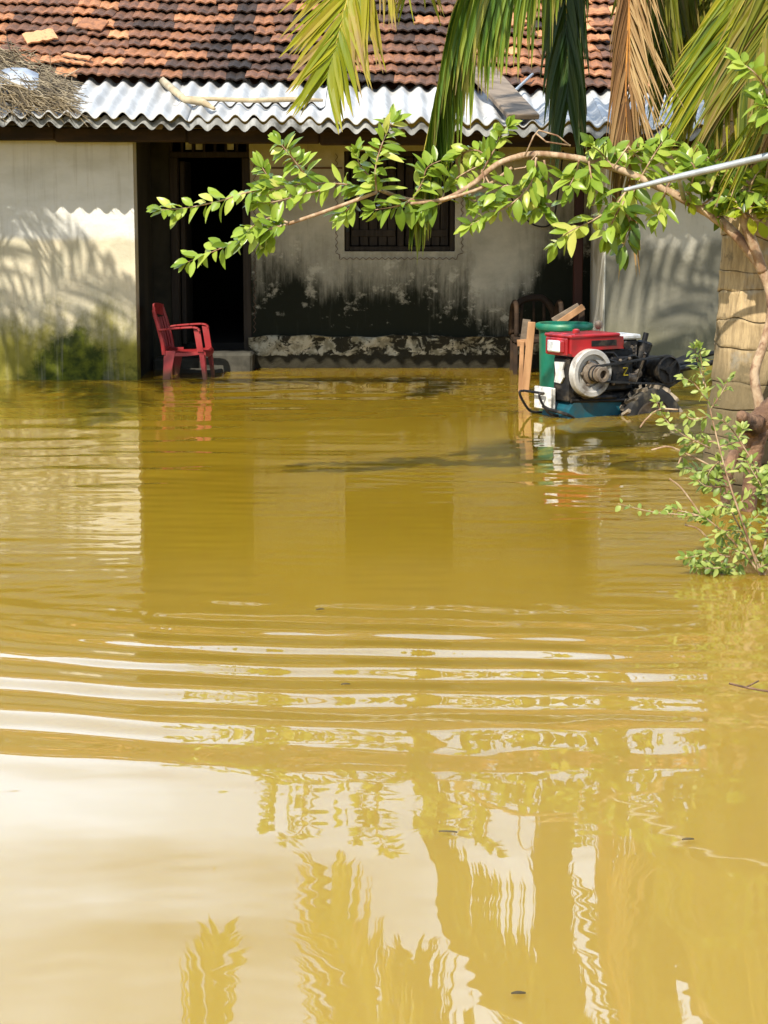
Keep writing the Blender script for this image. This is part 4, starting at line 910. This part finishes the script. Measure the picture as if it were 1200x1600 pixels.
# a second palm, left of the picture: its shadow falls on the front wall, its frond tips mirror in the water
lp = Vector((-5.9, 11.6, 0)); palm2 = thing('coconut_palm', lp + Vector((0,0,-.3)), 'tall slim coconut palm left of the view, shading the left wall with its fronds', 'palm')
C2 = Vector((-5.45, 11.9, 4.25)); palm_trunk([lp+Vector((0,0,-.3)), lp+Vector((.05,0,1.2)), lp+Vector((.3,.1,3.2)), C2], (.25, .2, .16, .14), palm2, .13, seed=9)
frond([C2, C2+Vector((1.2,0,.55)), C2+Vector((2.3,0,.35)), Vector((-1.55, 11.95, 4.6)), Vector((-1.16, 11.9, 3.75)), Vector((-1.06, 11.9, 3.25))], palm2, M_frond, M_rachis, .62, 110, 46, (0, -1, .3), .3, .046, t0=.15, fall=.5, tones=(.2,.7), seed=2)
for az, L, lf, dp in ((-75, 3.0, 1.0, 2.4), (-40, 3.0, 1.1, 2.2), (55, 3.0, 1.0, 2.2), (95, 3.0, 1.0, 2.4), (140, 3.0, 1.2, 2.0), (190, 3.0, 1.2, 2.0), (235, 3.0, 1.2, 2.2), (8, 2.4, .95, 1.8), (22, 2.6, 1.15, 1.6), (-14, 2.5, .8, 2.6), (75, 2.4, .7, 2.8)):
    arc_frond(C2, az, L, lf, dp, palm2, tones=(.1,.7), n=54, ll=.85, wid=.05)

# a third palm, added out of view so its crown shades the right wall
qp = Vector((4.3, 12.2, 0)); shade_palm = thing('coconut_palm', qp + Vector((0,0,-.3)), 'unseen coconut palm added beyond the right edge to shade the right wall', 'palm')
C3 = Vector((1.65, 12.4, 5.05)); palm_trunk([qp+Vector((0,0,-.3)), qp+Vector((-.2,0,1.2)), qp+Vector((-1.1,.1,3.2)), C3], (.25, .2, .16, .14), shade_palm, .13, seed=19)
for k_, az in enumerate(range(0, 360, 26)):
    arc_frond(C3, az, 2.0 + .3*(k_ % 2), .7, .9 + .3*(k_ % 3), shade_palm, tones=(.1,.7), n=54, ll=.75, wid=.05)

# ------------------------------------------------------------------ guava tree: stem at the right, long leafy branch across the picture
gb = P(1172, 778, 9.55); guava = thing('guava_tree', (gb.x, gb.y, -.25), 'guava tree with a long leafy branch reaching across in front of the veranda', 'tree')
rl = random.Random(77)
def leaf(mb, base, d, L, Wd, nrm, tone, bend=.25):
    d = d.normalized(); s = d.cross(nrm)
    if s.length < 1e-3: s = d.orthogonal()
    s.normalize(); n = s.cross(d); vv = []; tt = []
    st = (0, .18, .42, .68, .88, 1.0); ws = (.05, .62, 1.0, .86, .45, .02)
    for u, w in zip(st, ws):
        c = base + d*(L*u) - n*(bend*L*u*u) ; h = Wd*.5*w
        vv += [c - s*h + n*h*.32, c, c + s*h + n*h*.32]; tt += [tone, tone+.08, tone]
    ff = []
    for j in range(len(st)-1): b0 = j*3; ff += [(b0, b0+1, b0+4, b0+3), (b0+1, b0+2, b0+5, b0+4)]
    mb.add(vv, ff, tt)
def sprig(mb, tw, path, Y, n, L=.110, Wd=.049, spread=58, t0=0.0, tones=(.25,.85), r0_=.006, tipc=True, yj=.06, rd=rl, dr=.25, pair=2):
    pts = [P(px, py, Y + (0 if i == 0 else rd.uniform(-yj, yj))) for i, (px, py) in enumerate(path)]; C = smooth_path(pts, 8); m_ = len(C)
    tw.tube(C, [r0_*(1-.7*i/(m_-1)) for i in range(m_)], 5)
    for k in range(n):
        t = t0 + (1-t0)*(k+.7)/n; i = min(m_-2, int(t*(m_-1))); p = C[i].lerp(C[i+1], t*(m_-1)-i); T = (C[i+1]-C[i]).normalized()
        roll = rd.uniform(0, 6.28)
        for s in range(pair):
            U = T.orthogonal().normalized(); V = T.cross(U); a = roll + math.pi*s + rd.uniform(-.4,.4)
            side = U*math.cos(a) + V*math.sin(a); side.y *= .75
            an = R(spread*rd.uniform(.7, 1.2)); d = T*math.cos(an) + side*math.sin(an) + Vector((0, 0, -dr*rd.random()))
            nn = Vector((rd.uniform(-.7,.5), -rd.uniform(.2, 1.0), rd.uniform(.35, 1.1)))
            leaf(mb, p + side*.006, d, L*rd.uniform(.55, 1.22)*(1-.25*t), Wd*rd.uniform(.65, 1.2)*(1-.15*t), nn, min(1, max(0, rd.uniform(*tones) + rd.gauss(0, .14))), rd.uniform(-.05, .55))
    if tipc:
        for s in range(4): leaf(mb, C[-1], (C[-1]-C[-3]).normalized() + Vector((rd.uniform(-.5,.5), rd.uniform(-.4,.4), rd.uniform(-.5,.4))), L*rd.uniform(.6, .9), Wd*.75, Vector((rd.uniform(-.5,.5), -.7, .7)), rd.uniform(*tones), .15)
tw = MB(); lv = MB(); ly = MB(); YG = 9.6
main = [P(*q) for q in ((1168, 790, 9.55), (1176, 720, 9.5), (1187, 645, 9.5), (1179, 585, 9.5), (1196, 530, 9.5), (1206, 480, 9.5), (1192, 425, 9.5), (1150, 368, 9.52), (1110, 335, 9.55), (1068, 311, 9.58), (1015, 285, 9.6), (962, 263, 9.62), (900, 247, 9.62), (835, 241, 9.62), (780, 255, 9.6), (738, 288, 9.6), (690, 313, 9.6), (640, 312, 9.6), (598, 299, 9.6))]
C = smooth_path(main, 8); tw.tube(C, [float(np.interp(i/(len(C)-1), [0, .12, .25, .4, .52, .75, 1], [.028, .025, .023, .026, .020, .0155, .0095])) for i in range(len(C))], 10, wob=.06, rnd=rl)
tw.tube(smooth_path(Q([(1192, 425, 9.5), (1178, 385, 9.48), (1164, 340, 9.46), (1172, 280, 9.44)])), [.026]*17+[.02]*8, 8)
for br in ([(590, 314), (640, 318), (700, 310), (760, 290), (800, 262)], ):
    tw.tube(smooth_path([P(x, y, 9.57) for x, y in br]), .009, 6)
for br in ([(590, 300), (520, 326), (450, 350)],): tw.tube(smooth_path([P(x, y, 9.55) for x, y in br]), [.010]*17, 6)
for br in ([(752, 264), (758, 280), (755, 290)], [(758, 278), (766, 292), (770, 300)], [(820, 245), (835, 215), (842, 205), (870, 212), (890, 228)], [(838, 208), (855, 222), (890, 227)], [(840, 238), (820, 262), (802, 265)], [(958, 260), (980, 230), (1004, 255)], [(1060, 260), (1095, 240), (1105, 215), (1125, 195)], [(990, 305), (975, 330), (960, 345)]):
    tw.tube([P(x + rl.uniform(-2,2), y + rl.uniform(-2,2), 9.58) for x, y in br], .0042, 5)
S = lambda path, Y, n, **k: sprig(lv, tw, path, Y, int(n*1.5+.5), **k)
S([(450, 350), (400, 364), (345, 388), (292, 410)], 9.52, 12, L=.105); S([(450, 348), (425, 340), (398, 352), (385, 362)], 9.5, 5); S([(440, 352), (425, 362), (415, 378)], 9.5, 4)
S([(600, 300), (540, 288), (475, 288), (420, 296)], 9.6, 14); S([(430, 294), (390, 300), (340, 315), (290, 325), (252, 328)], 9.6, 13, L=.115); S([(520, 292), (470, 305), (430, 315), (400, 318)], 9.56, 8)
S([(480, 278), (456, 246), (436, 222)], 9.6, 8, L=.105, spread=65); S([(430, 296), (420, 278), (410, 262)], 9.62, 4)
S([(588, 300), (587, 262), (597, 225), (612, 192)], 9.55, 12, L=.125, spread=70, tones=(.35,1.0)); S([(588, 285), (565, 262), (556, 240)], 9.58, 4)
S([(560, 305), (545, 325), (535, 335)], 9.6, 3); S([(645, 312), (660, 285), (668, 262), (690, 250)], 9.62, 7); S([(690, 312), (700, 290), (730, 268), (760, 255)], 9.66, 8)
S([(640, 314), (620, 322), (585, 328)], 9.56, 6, tones=(.1,.6)); S([(690, 316), (668, 325), (655, 330)], 9.58, 5, tones=(.1,.6)); S([(715, 305), (740, 312), (752, 318)], 9.64, 4, tones=(.1,.6))
S([(752, 270), (770, 238), (782, 212), (792, 198)], 9.64, 9, L=.10); S([(770, 252), (745, 235), (720, 240)], 9.68, 5, L=.09)
S([(838, 246), (830, 285), (800, 318), (765, 335), (735, 352)], 9.55, 13, L=.11, tones=(.3,.9)); S([(815, 300), (790, 290), (770, 310)], 9.55, 5); S([(850, 250), (855, 285), (835, 310), (850, 330)], 9.6, 7, tones=(.15,.6))
S([(862, 330), (845, 322), (828, 330)], 9.62, 3, tones=(.3,.8))
S([(905, 250), (900, 270), (890, 290)], 9.56, 5, L=.125, tones=(.3,.9)); S([(920, 252), (925, 280), (935, 300)], 9.56, 5, L=.125)
S([(960, 264), (940, 240), (925, 228)], 9.6, 6, L=.10); S([(1000, 280), (1020, 245), (1035, 222)], 9.62, 8, L=.11); S([(975, 272), (985, 245), (1010, 230)], 9.64, 6); S([(1040, 298), (1060, 260), (1080, 245)], 9.62, 7)
S([(985, 290), (960, 322), (925, 345), (890, 362), (866, 382)], 9.52, 9, L=.135, Wd=.055, tones=(.4,1.0)); S([(970, 325), (985, 350), (975, 385)], 9.5, 6, L=.14, Wd=.06, tones=(.0,.3)); S([(975, 315), (960, 340), (950, 365)], 9.48, 5, L=.14, Wd=.058, tones=(.3,.8))
S([(1040, 298), (1035, 318), (1028, 338)], 9.54, 5, L=.125, tones=(.4,1.)); S([(1000, 280), (990, 300), (985, 318)], 9.54, 5, L=.11); S([(1068, 308), (1090, 290), (1110, 270)], 9.55, 8); S([(1090, 325), (1125, 300), (1140, 275)], 9.55, 8, tones=(.05,.6))
S([(1120, 340), (1135, 330), (1140, 318)], 9.5, 6, tones=(.0,.5)); S([(940, 255), (960, 240), (985, 236)], 9.66, 6, L=.09)
for pth in ([(1110, 300), (1120, 265), (1105, 245)], [(1140, 320), (1150, 285), (1165, 262)], [(1150, 300), (1175, 300), (1200, 318)], [(1170, 340), (1150, 315), (1125, 310)], [(1180, 300), (1200, 275), (1215, 262)], [(1080, 290), (1085, 262), (1070, 245)]): S(pth, 9.45, 6, tones=(.1,.8))
S2 = lambda *a, **k: sprig(ly, tw, *a, **k)
S2([(1166, 340), (1155, 325), (1140, 328)], 9.4, 4, L=.09); S2([(1170, 300), (1180, 275), (1200, 250)], 9.42, 9, L=.09); S2([(1172, 320), (1190, 310), (1215, 300)], 9.44, 7, L=.10); S2([(1168, 335), (1185, 345), (1200, 335)], 9.42, 5, L=.10); S2([(1060, 306), (1075, 300), (1080, 318)], 9.5, 2, L=.08)
tw.tube(smooth_path(Q([(1206, 480, 9.5), (1250, 380, 9.4), (1262, 260, 9.2), (1235, 190, 9.05), (1195, 140, 9.0)])), [.03]*24+[.012]*9, 8)
S([(1230, 185), (1205, 150), (1180, 115), (1158, 98)], 9.0, 9, L=.125, tones=(.3,.8)); S([(1225, 190), (1205, 172), (1190, 160)], 9.0, 5, L=.12, tones=(.2,.7))
tw.build('trunk', M_bark, guava, smooth=True); cro = lv.build('foliage', M_leaf, guava, smooth=True); yo = ly.build('young_foliage', M_leafy, guava, smooth=True)

# the pale pipe propped over the branch
m = MB(); m.tube([P(976, 297, 9.3), P(1062, 276, 9.2), P(1200, 244, 9.02), P(1420, 192, 8.75)], [.010, .016, .0175, .0175], 12)
pp = m.build('metal_pipe', M_pipe, smooth=True, sharp=50); tag(pp, 'pale grey metal pipe slanting over the leafy branch from the right edge', 'pipe')
m = MB(); m.tube([P(1061, 277, 9.2), P(1064, 292, 9.36), P(1068, 310, 9.52)], .012, 10); m.build('hook', M_pipe, pp, smooth=True)
m = MB(); a = P(1415, 195, 8.75); m.tube([(a.x, a.y+.07, -.35), (a.x, a.y+.07, a.z+.15)], [.06, .05], 10); tag(m.build('support_post', M_greywood, smooth=True), 'wooden post holding up the pale pipe beyond the right edge', 'post')

# driftwood stump at the foot of the tree
sp_ = P(1170, 700, 9.25); m = MB()
m.tube(smooth_path([P(1250, 610, 9.3), P(1205, 645, 9.22), P(1180, 668, 9.2), P(1162, 690, 9.2), P(1152, 712, 9.22)], 6), [.09, .10, .095, .085, .10]*0 or [.070 - .028*i/24 for i in range(25)], 14, wob=.16, rnd=rz_)
m.tube(smooth_path([P(1185, 668, 9.2), P(1176, 725, 9.2), P(1170, 790, 9.2), P(1168, 830, 9.2)], 6), [.05 - .02*i/18 for i in range(19)], 12, wob=.14, rnd=rz_)
m.tube(smooth_path([P(1178, 665, 9.16), P(1162, 655, 9.08), P(1158, 648, 9.04)], 5), [.06, .055, .05, .045, .04, .035, .03, .03, .028, .026, .02], 10, wob=.15, rnd=rz_)
m.tube(smooth_path([P(1152, 705, 9.2), P(1140, 725, 9.15), P(1136, 760, 9.15), P(1136, 800, 9.15)], 5), [.03]*16, 8, wob=.12, rnd=rz_)
tag(m.build('driftwood_stump', M_stump, smooth=True), 'reddish brown twisted stump standing in the water at the right edge', 'stump')

# small-leaved bush in the right foreground
bb = Wt(1188, 898); bush = thing('water_bush', (bb.x, bb.y, -.2), 'small leaved green bush growing out of the water at lower right', 'bush')
bt = MB(); bl = MB(); rb = random.Random(31); YBu = bb.y
def BS(path, n, Y=YBu, L=.046, Wd=.023, r=.0032, t0=0.0, tones=(.2,.9), pair=2, **k): sprig(bl, bt, path, Y, int(n*1.7), L=L, Wd=Wd, r0_=r, t0=t0, tones=tones, yj=.05, rd=rb, dr=.1, pair=pair, **k)
main_st = [[(1190, 905), (1165, 830), (1135, 740), (1112, 650), (1100, 590), (1093, 545)], [(1188, 905), (1200, 800), (1185, 740), (1150, 680), (1128, 655)], [(1195, 905), (1150, 850), (1110, 815), (1095, 806)], [(1185, 905), (1130, 888), (1085, 868)], [(1192, 905), (1215, 850), (1200, 780), (1205, 730)], [(1195, 900), (1170, 850), (1140, 790), (1125, 720)], [(1188, 905), (1150, 900), (1110, 895)]]
for st_ in main_st: BS(st_, 11, r=.0055, t0=.2)
for pth, n in (([(1100, 600), (1092, 570), (1085, 545)], 5), ([(1105, 625), (1085, 600), (1068, 590)], 4), ([(1110, 640), (1130, 610), (1140, 590)], 4), ([(1110, 650), (1085, 655), (1072, 650)], 4), ([(1118, 690), (1085, 690), (1072, 700)], 5), ([(1120, 700), (1150, 690), (1160, 670)], 5), ([(1130, 730), (1095, 735), (1070, 730)], 6), ([(1110, 700), (1065, 678), (1040, 655), (1026, 628)], 8),
    ([(1150, 790), (1180, 770), (1205, 760)], 6), ([(1130, 740), (1165, 730), (1195, 745)], 7), ([(1140, 760), (1105, 760), (1090, 750)], 5), ([(1150, 800), (1125, 790), (1105, 800)], 6), ([(1170, 840), (1200, 830), (1215, 815)], 6), ([(1160, 830), (1130, 830), (1110, 845)], 6), ([(1140, 870), (1110, 865), (1070, 872)], 8), ([(1150, 885), (1110, 888), (1085, 885)], 8), ([(1165, 880), (1190, 870), (1205, 850)], 7), ([(1175, 870), (1150, 860), (1130, 850)], 7), ([(1180, 890), (1200, 880), (1215, 870)], 6), ([(1150, 850), (1170, 820), (1190, 800)], 6), ([(1125, 720), (1110, 735), (1100, 760)], 5), ([(1190, 760), (1175, 735), (1165, 715)], 5)):
    BS(pth, n)
BS([(1095, 806), (1050, 803), (1010, 798), (966, 787)], 4, t0=.30, L=.040, pair=2, tipc=False); BS([(1095, 806), (1070, 800), (1050, 795)], 4, L=.045)
for br in ([(1096, 806), (1078, 780), (1062, 760), (1046, 748)], [(1150, 752), (1105, 725), (1070, 708), (1045, 698), (1018, 703)], [(1065, 712), (1060, 725)], [(1105, 840), (1090, 826), (1070, 820)], [(1060, 640), (1030, 640), (1010, 655), (1000, 668)]):
    bt.tube(smooth_path([P(x, y, YBu) for x, y in br]), .0035, 5)
bt.build('stem', M_bark, bush, smooth=True); bl.build('foliage', M_small, bush, smooth=True)

# bits floating on the water
def floater(px, py, L, w, rot, label, mat=M_cable):
    p = Wt(px, py, .004); m = MB(); d = Vector((math.cos(rot), math.sin(rot), 0)); leaf(m, p - d*L/2 + Vector((0,0,.006)), d, L, w, Vector((.1,0,1)), .3, .02)
    o_ = m.build('floating_leaf', mat); sm_ = o_.modifiers.new('thick', 'SOLIDIFY'); sm_.thickness = .003
    tag(o_, label, 'leaf', 'dead leaves floating on the flood water')
M_dead = plain('wet dead leaf', (.05,.035,.012), (.08,.055,.02), 30, .6)
floater(810, 1555, .028, .008, .1, 'dark narrow leaf floating nearest the camera', M_dead)
floater(700, 1302, .045, .006, -.1, 'thin dead leaf floating in the middle of the frond reflection', M_dead)
floater(1075, 1314, .03, .008, .2, 'small dead leaf floating furthest right in the foreground', M_dead)
floater(500, 954, .035, .010, .5, 'small dead leaf floating above the bright ripples', M_dead)
floater(540, 1071, .03, .010, .3, 'dead leaf floating on the lowest bright ripple band', M_dead)
m = MB(); m.tube(smooth_path([Wt(1140, 1068, .01), Wt(1165, 1074, .012), Wt(1200, 1080, .01), Wt(1240, 1082, .012)]), .0035, 6); m.tube([Wt(1165, 1074, .012), Wt(1185, 1064, .02)], .0025, 5)
tag(m.build('floating_twig', M_stump, smooth=True), 'thin twig floating at the right edge below the bush', 'twig')
